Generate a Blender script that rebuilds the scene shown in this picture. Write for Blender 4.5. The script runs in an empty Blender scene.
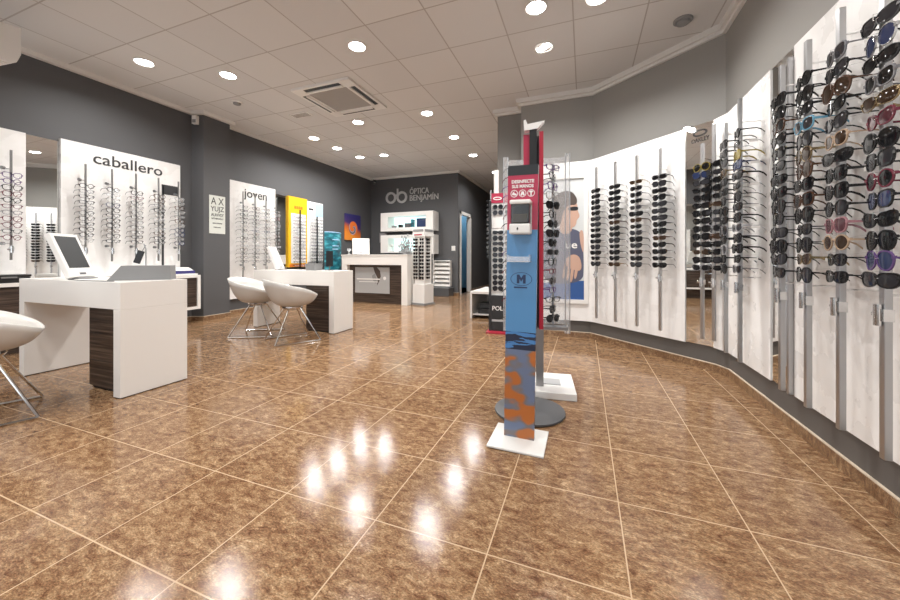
import bpy, bmesh, math, random
from mathutils import Matrix, Vector
random.seed(7)
S = bpy.context.scene
COL = S.collection
PI = math.pi
R = math.radians

# ------------------------------------------------------------------ camera
H_CAM, F_PX, CU, CV = 0.92, 353.0, 450.0, 258.0
CEIL = 3.07
YAW = math.atan2(134.0, 353.0)            # camera looks left of the room's depth axis
SY, CY = math.sin(YAW), math.cos(YAW)
cam_d = bpy.data.cameras.new('camera')
cam_d.sensor_fit = 'HORIZONTAL'
cam_d.sensor_width = 36.0
cam_d.lens = 36.0 * F_PX / 900.0
cam_d.shift_y = -42.0 / 900.0
cam_d.clip_start = 0.02
cam = bpy.data.objects.new('camera', cam_d)
COL.objects.link(cam)
cam.location = (0, 0, H_CAM)
cam.rotation_euler = (PI / 2, 0, YAW)
S.camera = cam


def ray(u, v):
    r = (u - CU) / F_PX
    return Vector((-SY + r * CY, CY + r * SY, (CV - v) / F_PX))


def on_z(u, v, z):
    d = ray(u, v)
    t = (z - H_CAM) / d.z
    return Vector((d.x * t, d.y * t, z))


def on_x(u, x):
    d = ray(u, CV)
    return x, d.y * x / d.x


# ------------------------------------------------------------------ materials
def new_mat(name):
    m = bpy.data.materials.new(name)
    m.use_nodes = True
    return m, m.node_tree, m.node_tree.nodes['Principled BSDF']


def mat(name, col, rough=0.5, metal=0.0, spec=0.5, emit=None, strength=0.0, alpha=1.0, coat=0.0):
    m, nt, p = new_mat(name)
    p.inputs['Base Color'].default_value = (*col, 1)
    p.inputs['Roughness'].default_value = rough
    p.inputs['Metallic'].default_value = metal
    p.inputs['Specular IOR Level'].default_value = spec
    p.inputs['Alpha'].default_value = alpha
    p.inputs['Coat Weight'].default_value = coat
    if emit:
        p.inputs['Emission Color'].default_value = (*emit, 1)
        p.inputs['Emission Strength'].default_value = strength
    return m


def nd(nt, kind, **kw):
    n = nt.nodes.new(kind)
    for k, v in kw.items():
        setattr(n, k, v)
    return n


def math_n(nt, op, a, b=None):
    n = nt.nodes.new('ShaderNodeMath')
    n.operation = op
    for i, v in enumerate((a, b)):
        if v is None:
            continue
        if isinstance(v, (int, float)):
            n.inputs[i].default_value = v
        else:
            nt.links.new(v, n.inputs[i])
    return n.outputs[0]


def grid_nodes(nt, px, py, ox, oy, wx):
    """returns (line mask 0/1, tile cell vector, object coords)"""
    tc = nd(nt, 'ShaderNodeTexCoord')
    sp = nd(nt, 'ShaderNodeSeparateXYZ')
    nt.links.new(tc.outputs['Object'], sp.inputs[0])
    outs = []
    cells = []
    for o, p, off in ((sp.outputs[0], px, ox), (sp.outputs[1], py, oy)):
        s = math_n(nt, 'DIVIDE', math_n(nt, 'SUBTRACT', o, off), p)
        cells.append(math_n(nt, 'FLOOR', s))
        fr = math_n(nt, 'FRACT', s)
        d = math_n(nt, 'MINIMUM', fr, math_n(nt, 'SUBTRACT', 1.0, fr))
        outs.append(math_n(nt, 'LESS_THAN', d, wx / p))
    line = math_n(nt, 'MAXIMUM', outs[0], outs[1])
    cv = nd(nt, 'ShaderNodeCombineXYZ')
    nt.links.new(cells[0], cv.inputs[0])
    nt.links.new(cells[1], cv.inputs[1])
    return line, cv.outputs[0], tc.outputs['Object']


def ramp(nt, src, stops):
    r = nd(nt, 'ShaderNodeValToRGB')
    e = r.color_ramp.elements
    while len(e) < len(stops):
        e.new(0.5)
    for i, (p, c) in enumerate(stops):
        e[i].position = p
        e[i].color = (*c, 1)
    nt.links.new(src, r.inputs[0])
    return r.outputs[0]


def mix(nt, fac, a, b, blend='MIX'):
    n = nd(nt, 'ShaderNodeMix', data_type='RGBA', blend_type=blend)
    for sock, v in ((n.inputs[0], fac), (n.inputs[6], a), (n.inputs[7], b)):
        if isinstance(v, (int, float)):
            sock.default_value = v
        elif isinstance(v, tuple):
            sock.default_value = (*v, 1)
        else:
            nt.links.new(v, sock)
    return n.outputs[2]


def marble_color(nt, coords, cell):
    """brown mottled stoneware: streaky, speckled, a little different per tile"""
    wn = nd(nt, 'ShaderNodeTexWhiteNoise', noise_dimensions='3D')
    nt.links.new(cell, wn.inputs['Vector'])
    add = nd(nt, 'ShaderNodeVectorMath', operation='MULTIPLY_ADD')
    nt.links.new(wn.outputs['Color'], add.inputs[0])
    add.inputs[1].default_value = (9, 9, 9)
    nt.links.new(coords, add.inputs[2])
    mp = nd(nt, 'ShaderNodeMapping')
    mp.inputs['Rotation'].default_value = (0, 0, 0.5)
    mp.inputs['Scale'].default_value = (1.0, 1.9, 1.0)
    nt.links.new(add.outputs[0], mp.inputs[0])
    n1 = nd(nt, 'ShaderNodeTexNoise')
    n1.inputs['Scale'].default_value = 20
    n1.inputs['Detail'].default_value = 9
    n1.inputs['Roughness'].default_value = 0.80
    n1.inputs['Distortion'].default_value = 0.5
    nt.links.new(mp.outputs[0], n1.inputs['Vector'])
    n2 = nd(nt, 'ShaderNodeTexNoise')
    n2.inputs['Scale'].default_value = 125
    n2.inputs['Detail'].default_value = 5
    n2.inputs['Roughness'].default_value = 0.7
    nt.links.new(mp.outputs[0], n2.inputs['Vector'])
    a = ramp(nt, n1.outputs['Fac'], FLOOR_RAMP)
    b = ramp(nt, n2.outputs['Fac'], [(0.3, (0.18, 0.15, 0.12)), (0.5, (0.8, 0.8, 0.8)), (0.7, (1.75, 1.7, 1.6))])
    return mix(nt, 0.75, a, b, 'MULTIPLY'), n2.outputs['Fac'], n1.outputs['Fac']


FLOOR_RAMP = [(0.28, (0.060, 0.024, 0.012)), (0.40, (0.155, 0.074, 0.037)), (0.50, (0.250, 0.143, 0.075)),
              (0.60, (0.385, 0.252, 0.142)), (0.72, (0.58, 0.43, 0.28))]


def floor_material():
    m, nt, p = new_mat('brown_stoneware_tiles')
    line, cell, co = grid_nodes(nt, 0.4024, 0.4045, 0.1206, 1.47, 0.0021)
    c, fine, coarse = marble_color(nt, co, cell)
    c = mix(nt, line, c, (0.47, 0.33, 0.20))
    nt.links.new(c, p.inputs['Base Color'])
    rr = ramp(nt, fine, [(0.36, (0.06, 0.06, 0.06)), (0.56, (0.13, 0.13, 0.13)), (0.7, (0.28, 0.28, 0.28))])
    rr = math_n(nt, 'ADD', rr, math_n(nt, 'MULTIPLY', line, 0.3))
    nt.links.new(rr, p.inputs['Roughness'])
    p.inputs['Specular IOR Level'].default_value = 0.30
    bp = nd(nt, 'ShaderNodeBump')
    bp.inputs['Strength'].default_value = 0.12
    bp.inputs['Distance'].default_value = 0.0012
    h = math_n(nt, 'SUBTRACT', math_n(nt, 'ADD', fine, coarse), math_n(nt, 'MULTIPLY', line, 0.8))
    nt.links.new(h, bp.inputs['Height'])
    nt.links.new(bp.outputs[0], p.inputs['Normal'])
    return m


def skirting_material():
    m, nt, p = new_mat('skirting_stoneware')
    tc = nd(nt, 'ShaderNodeTexCoord')
    c, fine, coarse = marble_color(nt, tc.outputs['Object'], tc.outputs['Normal'])
    nt.links.new(c, p.inputs['Base Color'])
    p.inputs['Roughness'].default_value = 0.3
    return m


def ceiling_material():
    m, nt, p = new_mat('mineral_ceiling_tiles')
    line, cell, co = grid_nodes(nt, 0.6, 0.61, -0.09, 3.38, 0.006)
    n = nd(nt, 'ShaderNodeTexNoise')
    n.inputs['Scale'].default_value = 180
    nt.links.new(co, n.inputs['Vector'])
    wn = nd(nt, 'ShaderNodeTexWhiteNoise', noise_dimensions='3D')
    nt.links.new(cell, wn.inputs['Vector'])
    base = mix(nt, wn.outputs['Value'], (0.665, 0.655, 0.65), (0.72, 0.71, 0.70))
    nt.links.new(mix(nt, line, base, (0.46, 0.43, 0.41)), p.inputs['Base Color'])
    p.inputs['Roughness'].default_value = 0.9
    bp = nd(nt, 'ShaderNodeBump')
    bp.inputs['Strength'].default_value = 0.25
    bp.inputs['Distance'].default_value = 0.004
    h = math_n(nt, 'SUBTRACT', math_n(nt, 'MULTIPLY', n.outputs['Fac'], 0.25), line)
    nt.links.new(h, bp.inputs['Height'])
    nt.links.new(bp.outputs[0], p.inputs['Normal'])
    return m


def paint_material(name, col):
    m, nt, p = new_mat(name)
    tc = nd(nt, 'ShaderNodeTexCoord')
    n = nd(nt, 'ShaderNodeTexNoise')
    n.inputs['Scale'].default_value = 60
    nt.links.new(tc.outputs['Object'], n.inputs['Vector'])
    p.inputs['Base Color'].default_value = (*col, 1)
    p.inputs['Roughness'].default_value = 0.62
    bp = nd(nt, 'ShaderNodeBump')
    bp.inputs['Strength'].default_value = 0.06
    nt.links.new(n.outputs['Fac'], bp.inputs['Height'])
    nt.links.new(bp.outputs[0], p.inputs['Normal'])
    return m


def wood_material(name, axis=2):
    m, nt, p = new_mat(name)
    tc = nd(nt, 'ShaderNodeTexCoord')
    mp = nd(nt, 'ShaderNodeMapping')
    mp.inputs['Scale'].default_value = (1.2, 1.2, 55)
    nt.links.new(tc.outputs['Object'], mp.inputs[0])
    n = nd(nt, 'ShaderNodeTexNoise')
    n.inputs['Scale'].default_value = 1.6
    n.inputs['Detail'].default_value = 6
    nt.links.new(mp.outputs[0], n.inputs['Vector'])
    c = ramp(nt, n.outputs['Fac'], [(0.3, (0.012, 0.007, 0.005)), (0.5, (0.045, 0.028, 0.020)), (0.7, (0.13, 0.092, 0.068))])
    nt.links.new(c, p.inputs['Base Color'])
    p.inputs['Roughness'].default_value = 0.4
    return m


def stripes_material():
    """navy torn stripes over blue, then orange and slate blotches further down"""
    m, nt, p = new_mat('printed_lower_panel')
    tc = nd(nt, 'ShaderNodeTexCoord')
    sp = nd(nt, 'ShaderNodeSeparateXYZ')
    nt.links.new(tc.outputs['Object'], sp.inputs[0])
    z = sp.outputs[2]
    mp = nd(nt, 'ShaderNodeMapping')
    mp.inputs['Scale'].default_value = (9, 9, 70)
    nt.links.new(tc.outputs['Object'], mp.inputs[0])
    n = nd(nt, 'ShaderNodeTexNoise')
    n.inputs['Scale'].default_value = 1.0
    n.inputs['Detail'].default_value = 3
    nt.links.new(mp.outputs[0], n.inputs['Vector'])
    t = math_n(nt, 'ADD', n.outputs['Fac'], math_n(nt, 'MULTIPLY', math_n(nt, 'SUBTRACT', 0.545, z), 1.7))
    navy = math_n(nt, 'GREATER_THAN', t, 0.55)
    up = mix(nt, navy, (0.060, 0.20, 0.46), (0.010, 0.018, 0.045))
    mp2 = nd(nt, 'ShaderNodeMapping')
    mp2.inputs['Scale'].default_value = (7, 7, 13)
    mp2.inputs['Location'].default_value = (0.3, 0.0, 0.6)
    nt.links.new(tc.outputs['Object'], mp2.inputs[0])
    n2 = nd(nt, 'ShaderNodeTexNoise')
    n2.inputs['Scale'].default_value = 1.0
    n2.inputs['Detail'].default_value = 1.5
    nt.links.new(mp2.outputs[0], n2.inputs['Vector'])
    low = ramp(nt, n2.outputs['Fac'], [(0.44, (0.13, 0.17, 0.27)), (0.50, (0.17, 0.15, 0.15)), (0.55, (0.42, 0.13, 0.03))])
    nt.links.new(mix(nt, math_n(nt, 'GREATER_THAN', z, 0.455), low, up), p.inputs['Base Color'])
    p.inputs['Roughness'].default_value = 0.3
    return m


def swirl_material():
    m, nt, p = new_mat('swirl_print')
    tc = nd(nt, 'ShaderNodeTexCoord')
    sp = nd(nt, 'ShaderNodeSeparateXYZ')
    nt.links.new(tc.outputs['Object'], sp.inputs[0])
    y, z = sp.outputs[1], math_n(nt, 'ADD', sp.outputs[2], 0.02)
    r = math_n(nt, 'SQRT', math_n(nt, 'ADD', math_n(nt, 'MULTIPLY', y, y), math_n(nt, 'MULTIPLY', z, z)))
    a = math_n(nt, 'ARCTAN2', z, y)
    w = math_n(nt, 'SINE', math_n(nt, 'ADD', a, math_n(nt, 'MULTIPLY', r, 26.0)))
    inner = ramp(nt, w, [(0.0, (0.75, 0.16, 0.02)), (0.45, (0.35, 0.12, 0.10)), (0.7, (0.45, 0.5, 0.6)), (1.0, (0.08, 0.03, 0.05))])
    outer = ramp(nt, math_n(nt, 'ADD', math_n(nt, 'MULTIPLY', z, 2.2), math_n(nt, 'ADD', math_n(nt, 'MULTIPLY', y, 0.6), 0.45)),
                 [(0.0, (0.75, 0.24, 0.02)), (0.35, (0.55, 0.11, 0.02)), (0.6, (0.05, 0.02, 0.12)), (1.0, (0.02, 0.015, 0.12))])
    nt.links.new(mix(nt, math_n(nt, 'LESS_THAN', r, 0.17), outer, inner), p.inputs['Base Color'])
    p.inputs['Roughness'].default_value = 0.5
    return m


def teal_material():
    m, nt, p = new_mat('teal_print')
    tc = nd(nt, 'ShaderNodeTexCoord')
    n = nd(nt, 'ShaderNodeTexNoise')
    n.inputs['Scale'].default_value = 5
    n.inputs['Detail'].default_value = 4
    mp = nd(nt, 'ShaderNodeMapping')
    mp.inputs['Scale'].default_value = (1, 1, 3)
    nt.links.new(tc.outputs['Object'], mp.inputs[0])
    nt.links.new(mp.outputs[0], n.inputs['Vector'])
    c = ramp(nt, n.outputs['Fac'], [(0.35, (0.006, 0.05, 0.075)), (0.52, (0.012, 0.16, 0.21)), (0.7, (0.10, 0.45, 0.52))])
    nt.links.new(c, p.inputs['Base Color'])
    p.inputs['Roughness'].default_value = 0.4
    return m


def laminate_material():
    m, nt, p = new_mat('white_panel_laminate')
    tc = nd(nt, 'ShaderNodeTexCoord')
    n = nd(nt, 'ShaderNodeTexNoise')
    n.inputs['Scale'].default_value = 5
    n.inputs['Detail'].default_value = 5
    nt.links.new(tc.outputs['Object'], n.inputs['Vector'])
    rr = ramp(nt, n.outputs['Fac'], [(0.35, (0.2, 0.2, 0.2)), (0.65, (0.38, 0.38, 0.38))])
    nt.links.new(rr, p.inputs['Roughness'])
    nt.links.new(ramp(nt, n.outputs['Fac'], [(0.3, (0.80, 0.785, 0.765)), (0.6, (0.86, 0.85, 0.835))]), p.inputs['Base Color'])
    return m


M_floor, M_skirt, M_ceil = floor_material(), skirting_material(), ceiling_material()
M_wall = paint_material('charcoal_paint', (0.088, 0.088, 0.092))
M_wall_lo = paint_material('dark_taupe_paint', (0.105, 0.095, 0.087))
M_wall_mid = paint_material('mid_grey_paint', (0.22, 0.212, 0.198))
M_wall_up = paint_material('grey_paint', (0.30, 0.288, 0.268))
M_wood = wood_material('dark_zebrano')
M_panel = laminate_material()
M_white = mat('white_lacquer', (0.80, 0.775, 0.74), 0.28)
M_whitep = mat('white_plastic', (0.78, 0.765, 0.74), 0.35)
M_shell = mat('shell_plastic', (0.63, 0.61, 0.58), 0.25)
M_cornice = mat('cornice_white', (0.76, 0.74, 0.71), 0.5)
M_cream = mat('cream_grout', (0.62, 0.52, 0.40), 0.5)
M_alu = mat('brushed_aluminium', (0.47, 0.47, 0.475), 0.34, 1.0)
M_chrome = mat('chrome', (0.78, 0.78, 0.78), 0.12, 1.0)
M_steel = mat('grey_steel', (0.33, 0.33, 0.335), 0.4, 0.9)
M_mirror = mat('mirror_silver', (0.86, 0.87, 0.86), 0.015, 1.0)
M_black = mat('black_plastic', (0.012, 0.012, 0.013), 0.3)
M_dark = mat('dark_letter', (0.035, 0.035, 0.037), 0.5)
M_greyd = mat('dark_grey_plate', (0.09, 0.092, 0.096), 0.42)
M_greyl = mat('grey_felt', (0.25, 0.25, 0.25), 0.7)
M_signgrey = mat('sign_grey', (0.55, 0.55, 0.55), 0.35)
M_red = mat('red_print', (0.38, 0.014, 0.035), 0.35)
M_redp = mat('raspberry_print', (0.40, 0.020, 0.060), 0.32)
M_blue = mat('blue_print', (0.085, 0.25, 0.49), 0.28)
M_navy = mat('navy_print', (0.012, 0.03, 0.10), 0.4)
M_yellow = mat('yellow_print', (0.80, 0.47, 0.012), 0.4)
M_orange = mat('orange_print', (0.72, 0.20, 0.02), 0.4)
M_olive = mat('olive_print', (0.42, 0.33, 0.06), 0.5)
M_skyblue = mat('pale_blue_print', (0.40, 0.58, 0.80), 0.4)
M_stripes, M_swirl, M_teal = stripes_material(), swirl_material(), teal_material()
M_screen = mat('screen_black', (0.010, 0.011, 0.012), 0.4, spec=.3)
M_purple = mat('indigo_felt', (0.045, 0.04, 0.17), 0.6)
M_clear = mat('clear_acrylic', (0.88, 0.89, 0.90), 0.08, alpha=0.28)
M_lensclear = mat('clear_lens', (0.85, 0.87, 0.88), 0.05, alpha=0.14)
M_glass = mat('window_glass', (0.9, 0.93, 0.93), 0.02, alpha=0.08)
M_smoke = mat('smoked_reservoir', (0.05, 0.055, 0.06), 0.12, alpha=0.72)
M_gel = mat('amber_gel', (0.30, 0.19, 0.04), 0.2)
M_lamp = mat('lamp_diffuser', (1, 1, 1), 0.4, emit=(1.0, 0.982, 0.958), strength=22)
M_niche = mat('lit_niche', (0.75, 0.85, 0.85), 0.4, emit=(0.62, 0.95, 0.93), strength=1.0)
M_bluewall = paint_material('blue_room_paint', (0.15, 0.32, 0.45))
M_skin = mat('print_skin', (0.52, 0.33, 0.25), 0.4)
M_hair = mat('print_hair', (0.075, 0.055, 0.045), 0.4)
M_sky = mat('print_pale', (0.58, 0.60, 0.60), 0.4)
M_dress = mat('print_dress', (0.085, 0.09, 0.14), 0.4)
M_denim = mat('print_blue', (0.025, 0.085, 0.27), 0.4)
M_silverprint = mat('print_silver', (0.40, 0.40, 0.40), 0.35)
M_grille = mat('vent_grille', (0.36, 0.34, 0.32), 0.7)
M_chart = mat('chart_white', (0.66, 0.68, 0.63), 0.4)


# ------------------------------------------------------------------ mesh helpers
class MB:
    def __init__(self):
        self.bm = bmesh.new()

    def box(self, x0, x1, y0, y1, z0, z1, bev=0.0, rot=None):
        mm = Matrix.Translation(((x0 + x1) / 2, (y0 + y1) / 2, (z0 + z1) / 2))
        if rot is not None:
            mm = rot @ mm
        g = bmesh.ops.create_cube(self.bm, size=1.0)
        bmesh.ops.scale(self.bm, vec=(abs(x1 - x0), abs(y1 - y0), abs(z1 - z0)), verts=g['verts'])
        bmesh.ops.transform(self.bm, matrix=mm, verts=g['verts'])
        if bev > 0:
            vs = set(g['verts'])
            es = [e for e in self.bm.edges if e.verts[0] in vs and e.verts[1] in vs]
            bmesh.ops.bevel(self.bm, geom=es, offset=bev, segments=2, affect='EDGES', profile=0.6)
        return self

    def prism(self, poly, z0, z1):
        n = len(poly)
        lo = [self.bm.verts.new((x, y, z0)) for x, y in poly]
        hi = [self.bm.verts.new((x, y, z1)) for x, y in poly]
        self.bm.faces.new(lo[::-1])
        self.bm.faces.new(hi)
        for i in range(n):
            j = (i + 1) % n
            self.bm.faces.new((lo[i], lo[j], hi[j], hi[i]))
        return self

    def prism_m(self, poly, d0, d1, mx):
        """polygon in local xy, extruded along local z, placed by matrix"""
        n = len(poly)
        lo = [self.bm.verts.new(mx @ Vector((x, y, d0))) for x, y in poly]
        hi = [self.bm.verts.new(mx @ Vector((x, y, d1))) for x, y in poly]
        self.bm.faces.new(lo[::-1])
        self.bm.faces.new(hi)
        for i in range(n):
            j = (i + 1) % n
            self.bm.faces.new((lo[i], lo[j], hi[j], hi[i]))
        return self

    def ring(self, outer, inner, d0, d1, mx=Matrix.Identity(4)):
        n = len(outer)
        L = [[self.bm.verts.new(mx @ Vector((p[0], p[1], d + (p[2] if len(p) > 2 else 0)))) for p in loop]
             for loop, d in ((outer, d0), (outer, d1), (inner, d1), (inner, d0))]
        for i in range(n):
            j = (i + 1) % n
            for k in range(4):
                a, b = L[k], L[(k + 1) % 4]
                self.bm.faces.new((a[i], a[j], b[j], b[i]))
        return self

    def tube(self, pts, r, n=6, cap=True):
        pts = [Vector(p) for p in pts]
        loops = []
        for i, p in enumerate(pts):
            t = (pts[min(i + 1, len(pts) - 1)] - pts[max(i - 1, 0)]).normalized()
            a = t.orthogonal().normalized() if i == 0 else (pa - t * pa.dot(t)).normalized()
            pa = a
            b = t.cross(a)
            rr = r[i] if isinstance(r, (list, tuple)) else r
            loops.append([self.bm.verts.new(p + (a * math.cos(2 * PI * k / n) + b * math.sin(2 * PI * k / n)) * rr) for k in range(n)])
        for A, B in zip(loops, loops[1:]):
            for k in range(n):
                self.bm.faces.new((A[k], A[(k + 1) % n], B[(k + 1) % n], B[k]))
        if cap:
            self.bm.faces.new(loops[0][::-1])
            self.bm.faces.new(loops[-1])
        return self

    def lathe(self, prof, n=24, c=(0, 0), z0=0.0):
        loops = [[self.bm.verts.new((c[0] + r * math.cos(2 * PI * k / n), c[1] + r * math.sin(2 * PI * k / n), z0 + z)) for k in range(n)] for r, z in prof]
        for A, B in zip(loops, loops[1:]):
            for k in range(n):
                self.bm.faces.new((A[k], A[(k + 1) % n], B[(k + 1) % n], B[k]))
        self.bm.faces.new(loops[0][::-1])
        self.bm.faces.new(loops[-1])
        return self

    def mesh(self, name, materials, smooth=False):
        bmesh.ops.recalc_face_normals(self.bm, faces=self.bm.faces)
        me = bpy.data.meshes.new(name)
        self.bm.to_mesh(me)
        self.bm.free()
        for m in (materials if isinstance(materials, (list, tuple)) else [materials]):
            me.materials.append(m)
        if smooth:
            me.polygons.foreach_set('use_smooth', [True] * len(me.polygons))
            try:
                me.set_sharp_from_angle(angle=R(40))
            except Exception:
                pass
        return me


def link(name, me, parent=None, loc=(0, 0, 0), rz=0.0):
    o = bpy.data.objects.new(name, me)
    COL.objects.link(o)
    o.location = loc
    o.rotation_euler = (0, 0, rz)
    if parent is not None:
        o.parent = parent
    return o


def part(name, mb, m, parent, smooth=False, label=None):
    o = link(name, mb.mesh(name, m, smooth), parent)
    if label:
        o['label'] = label
    return o


def tag(o, label, cat, group=None):
    o['label'] = label
    o['category'] = cat
    if group:
        o['group'] = group
    return o


def thing(name, label, cat, loc=(0, 0, 0), rz=0.0, group=None):
    return tag(link(name, None, None, loc, rz), label, cat, group)


def struct(name, mb, m, parent=None):
    o = link(name, mb.mesh(name, m), parent)
    if parent is None:
        o['kind'] = 'structure'
    return o


def B(*a, **k):
    return MB().box(*a, **k)


def text_mesh(body, size, mx, m, depth=0.004, align='CENTER', bold=0.0, width=None, spacing=1.0):
    cu = bpy.data.curves.new('lettering', 'FONT')
    cu.body = body
    cu.size = size
    cu.extrude = depth / 2
    cu.offset = bold
    cu.align_x = align
    cu.align_y = 'CENTER'
    cu.space_character = spacing
    cu.resolution_u = 3
    o = bpy.data.objects.new('lettering', cu)
    COL.objects.link(o)
    bpy.context.view_layer.update()
    me = bpy.data.meshes.new_from_object(o.evaluated_get(bpy.context.evaluated_depsgraph_get()))
    bpy.data.objects.remove(o)
    if width:
        xs = [v.co.x for v in me.vertices]
        k = width / (max(xs) - min(xs))
        me.transform(Matrix.Diagonal((k, 1, 1, 1)))
    me.transform(mx)
    me.materials.clear()
    me.materials.append(m)
    return me


def frame_mx(origin, n):
    """local x = reading direction, y = up, z = outward normal n"""
    n = Vector(n).normalized()
    x = Vector((0, 0, 1)).cross(n)
    mx = Matrix.Identity(4)
    for i, a in enumerate((x, Vector((0, 0, 1)), n)):
        mx[0][i], mx[1][i], mx[2][i] = a
    mx.translation = Vector(origin)
    return mx


def ellipse(rx, ry, n=24, cx=0, cy=0, a0=0.0, a1=2 * PI):
    return [(cx + rx * math.cos(a0 + (a1 - a0) * k / n), cy + ry * math.sin(a0 + (a1 - a0) * k / n)) for k in range(n)]


def offset_line(pts, d):
    """offset an open polyline to its right-hand side by d with mitred corners"""
    out = []
    for i, p in enumerate(pts):
        ns = []
        for a, b in ((i - 1, i), (i, i + 1)):
            if a >= 0 and b < len(pts):
                dx, dy = pts[b][0] - pts[a][0], pts[b][1] - pts[a][1]
                l = math.hypot(dx, dy)
                ns.append(Vector((dy / l, -dx / l)))
        n = sum(ns, Vector((0, 0))).normalized()
        k = d / max(0.3, n.dot(ns[0]))
        out.append((p[0] + n.x * k, p[1] + n.y * k))
    return out


def strip(pts, d0, d1, z0, z1):
    a, b = offset_line(pts, d0), offset_line(pts, d1)
    mb = MB()
    for i in range(len(pts) - 1):
        pass
    mb.prism(a + b[::-1], z0, z1)
    return mb


# ------------------------------------------------------------------ the room
YF = -3.6
LEFT = [(-5.4, YF), (-5.4, 3.5), (-5.22, 3.56), (-5.22, 3.97), (-5.4, 3.97), (-5.4, 8.2), (-2.9, 8.2), (-2.9, 8.33)]
LOWER = [(-0.75, 5.07), (-0.75, 4.36), (0.07, 4.36), (1.0, 3.42), (1.05, 3.30), (1.05, YF)]
UPPER = [(-1.18, 12.0), (-1.18, 5.07), (-0.80, 5.07), (-0.80, 4.84), (0.11, 4.84), (1.22, 3.93), (1.22, YF)]

struct('floor', B(-5.6, 1.5, YF - 0.2, 12.2, -0.1, 0.0), M_floor)
struct('ceiling', B(-5.6, 1.5, YF - 0.2, 12.2, CEIL, CEIL + 0.1), M_ceil)
struct('wall_left', B(-5.6, -5.4, YF - 0.2, 8.35, 0, CEIL), M_wall)
struct('wall_column', MB().prism([(-5.42, 3.5), (-5.22, 3.56), (-5.22, 3.97), (-5.42, 3.97)], 0, CEIL), M_wall)
struct('wall_back', B(-5.4, -2.96, 8.2, 8.35, 0, CEIL), M_wall)
wc = MB()
wc.box(-2.96, -2.9, 8.2, 8.33, 0, CEIL)
wc.box(-2.96, -2.9, 8.33, 9.24, 2.10, CEIL)
wc.box(-2.96, -2.9, 9.24, 12.0, 0, CEIL)
struct('wall_corridor', wc, M_wall)
struct('wall_corridor_end', B(-3.02, -1.1, 12.0, 12.15, 0, CEIL), M_wall)
struct('wall_right', MB().prism(LOWER + [(1.3, YF), (1.3, 4.1), (0.2, 4.95), (-0.75, 5.07)][0:3] + [(-0.7, 5.07)], 0, 2.03), M_wall_lo)
up = MB()
up.prism(UPPER[3:] + [(1.45, YF), (1.45, 5.3), (-0.80, 5.3)], 2.03, CEIL)
struct('wall_right_upper', up, M_wall_up)
struct('wall_pier', MB().prism([(-1.18, 5.07), (-0.80, 5.07), (-0.80, 5.3), (-1.0, 5.3), (-1.0, 12.0), (-1.18, 12.0)], 0, CEIL), M_wall_mid)
struct('wall_room_end', B(-0.82, 1.45, 5.075, 5.3, 0, 2.03), M_wall_up)
wf = MB()
wf.box(-5.4, 1.22, YF - 0.2, YF, 2.75, CEIL)
wf.box(-5.4, 1.22, YF - 0.2, YF, 0, 0.35)
wf.box(-5.4, -5.0, YF - 0.2, YF, 0.35, 2.75)
wf.box(0.85, 1.22, YF - 0.2, YF, 0.35, 2.75)
struct('wall_front', wf, M_wall_up)
w1 = MB()
for x0, x1 in ((-5.0, -4.94), (-3.08, -3.02), (-1.14, -1.08), (0.79, 0.85)):
    w1.box(x0, x1, YF - 0.13, YF - 0.05, 0.35, 2.75)
w1.box(-5.0, 0.85, YF - 0.13, YF - 0.05, 0.35, 0.41)
w1.box(-5.0, 0.85, YF - 0.13, YF - 0.05, 2.69, 2.75)
win = struct('window_1', w1, M_alu)
part('pane', B(-4.94, 0.79, YF - 0.095, YF - 0.085, 0.41, 2.69), M_glass, win)

struct('trim_1', strip(LEFT[:7] + [(-2.9, 12.0)], -0.005, 0.055, CEIL - 0.05, CEIL), M_cornice)
struct('trim_2', strip(UPPER, -0.005, 0.06, CEIL - 0.055, CEIL), M_cornice)
struct('trim_3', strip(UPPER, -0.005, 0.03, CEIL - 0.085, CEIL - 0.055), M_cornice)


def skirting(name, pts):
    o = struct(name, strip(pts, -0.004, 0.010, 0, 0.060), M_skirt)
    part('grout_edge', strip(pts, -0.004, 0.011, 0.060, 0.066), M_cream, o)


skirting('baseboard_left', LEFT[:6])
skirting('baseboard_back', LEFT[5:])
skirting('baseboard_right', LOWER[0:])
skirting('baseboard_corridor', [(-2.9, 9.3), (-2.9, 12.0)])
skirting('baseboard_pier', [(-1.18, 12.0), (-1.18, 5.07), (-0.80, 5.07)])

# the door to the blue back room
d = MB()
d.box(-2.97, -2.88, 8.33, 8.41, 0, 2.10)
d.box(-2.97, -2.88, 9.16, 9.24, 0, 2.10)
d.box(-2.97, -2.88, 8.33, 9.24, 2.02, 2.10)
door = struct('door_1', d, M_white)
part('leaf', MB().box(-3.005, -2.968, 9.20, 9.98, 0.01, 2.02), M_white, door)
part('handle', MB().tube([(-3.005, 9.90, 1.0), (-3.06, 9.90, 1.0), (-3.06, 9.78, 1.0)], 0.009), M_chrome, door)
br = MB()
br.box(-4.7, -4.6, 8.35, 10.5, 0, 2.6)
br.box(-4.6, -2.96, 10.4, 10.5, 0, 2.6)
br.box(-4.7, -2.96, 8.35, 10.5, 2.6, 2.7)
br.box(-4.7, -2.96, 8.35, 10.5, -0.1, 0.0)
struct('wall_blue_room', br, M_bluewall)
bl = bpy.data.lights.new('back_room_lamp', 'POINT')
bl.energy = 14
bl.color = (0.85, 0.95, 1.0)
bl.shadow_soft_size = 0.1
o = bpy.data.objects.new('back_room_lamp', bl)
o.location = (-3.7, 9.7, 2.35)
COL.objects.link(o)

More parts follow.
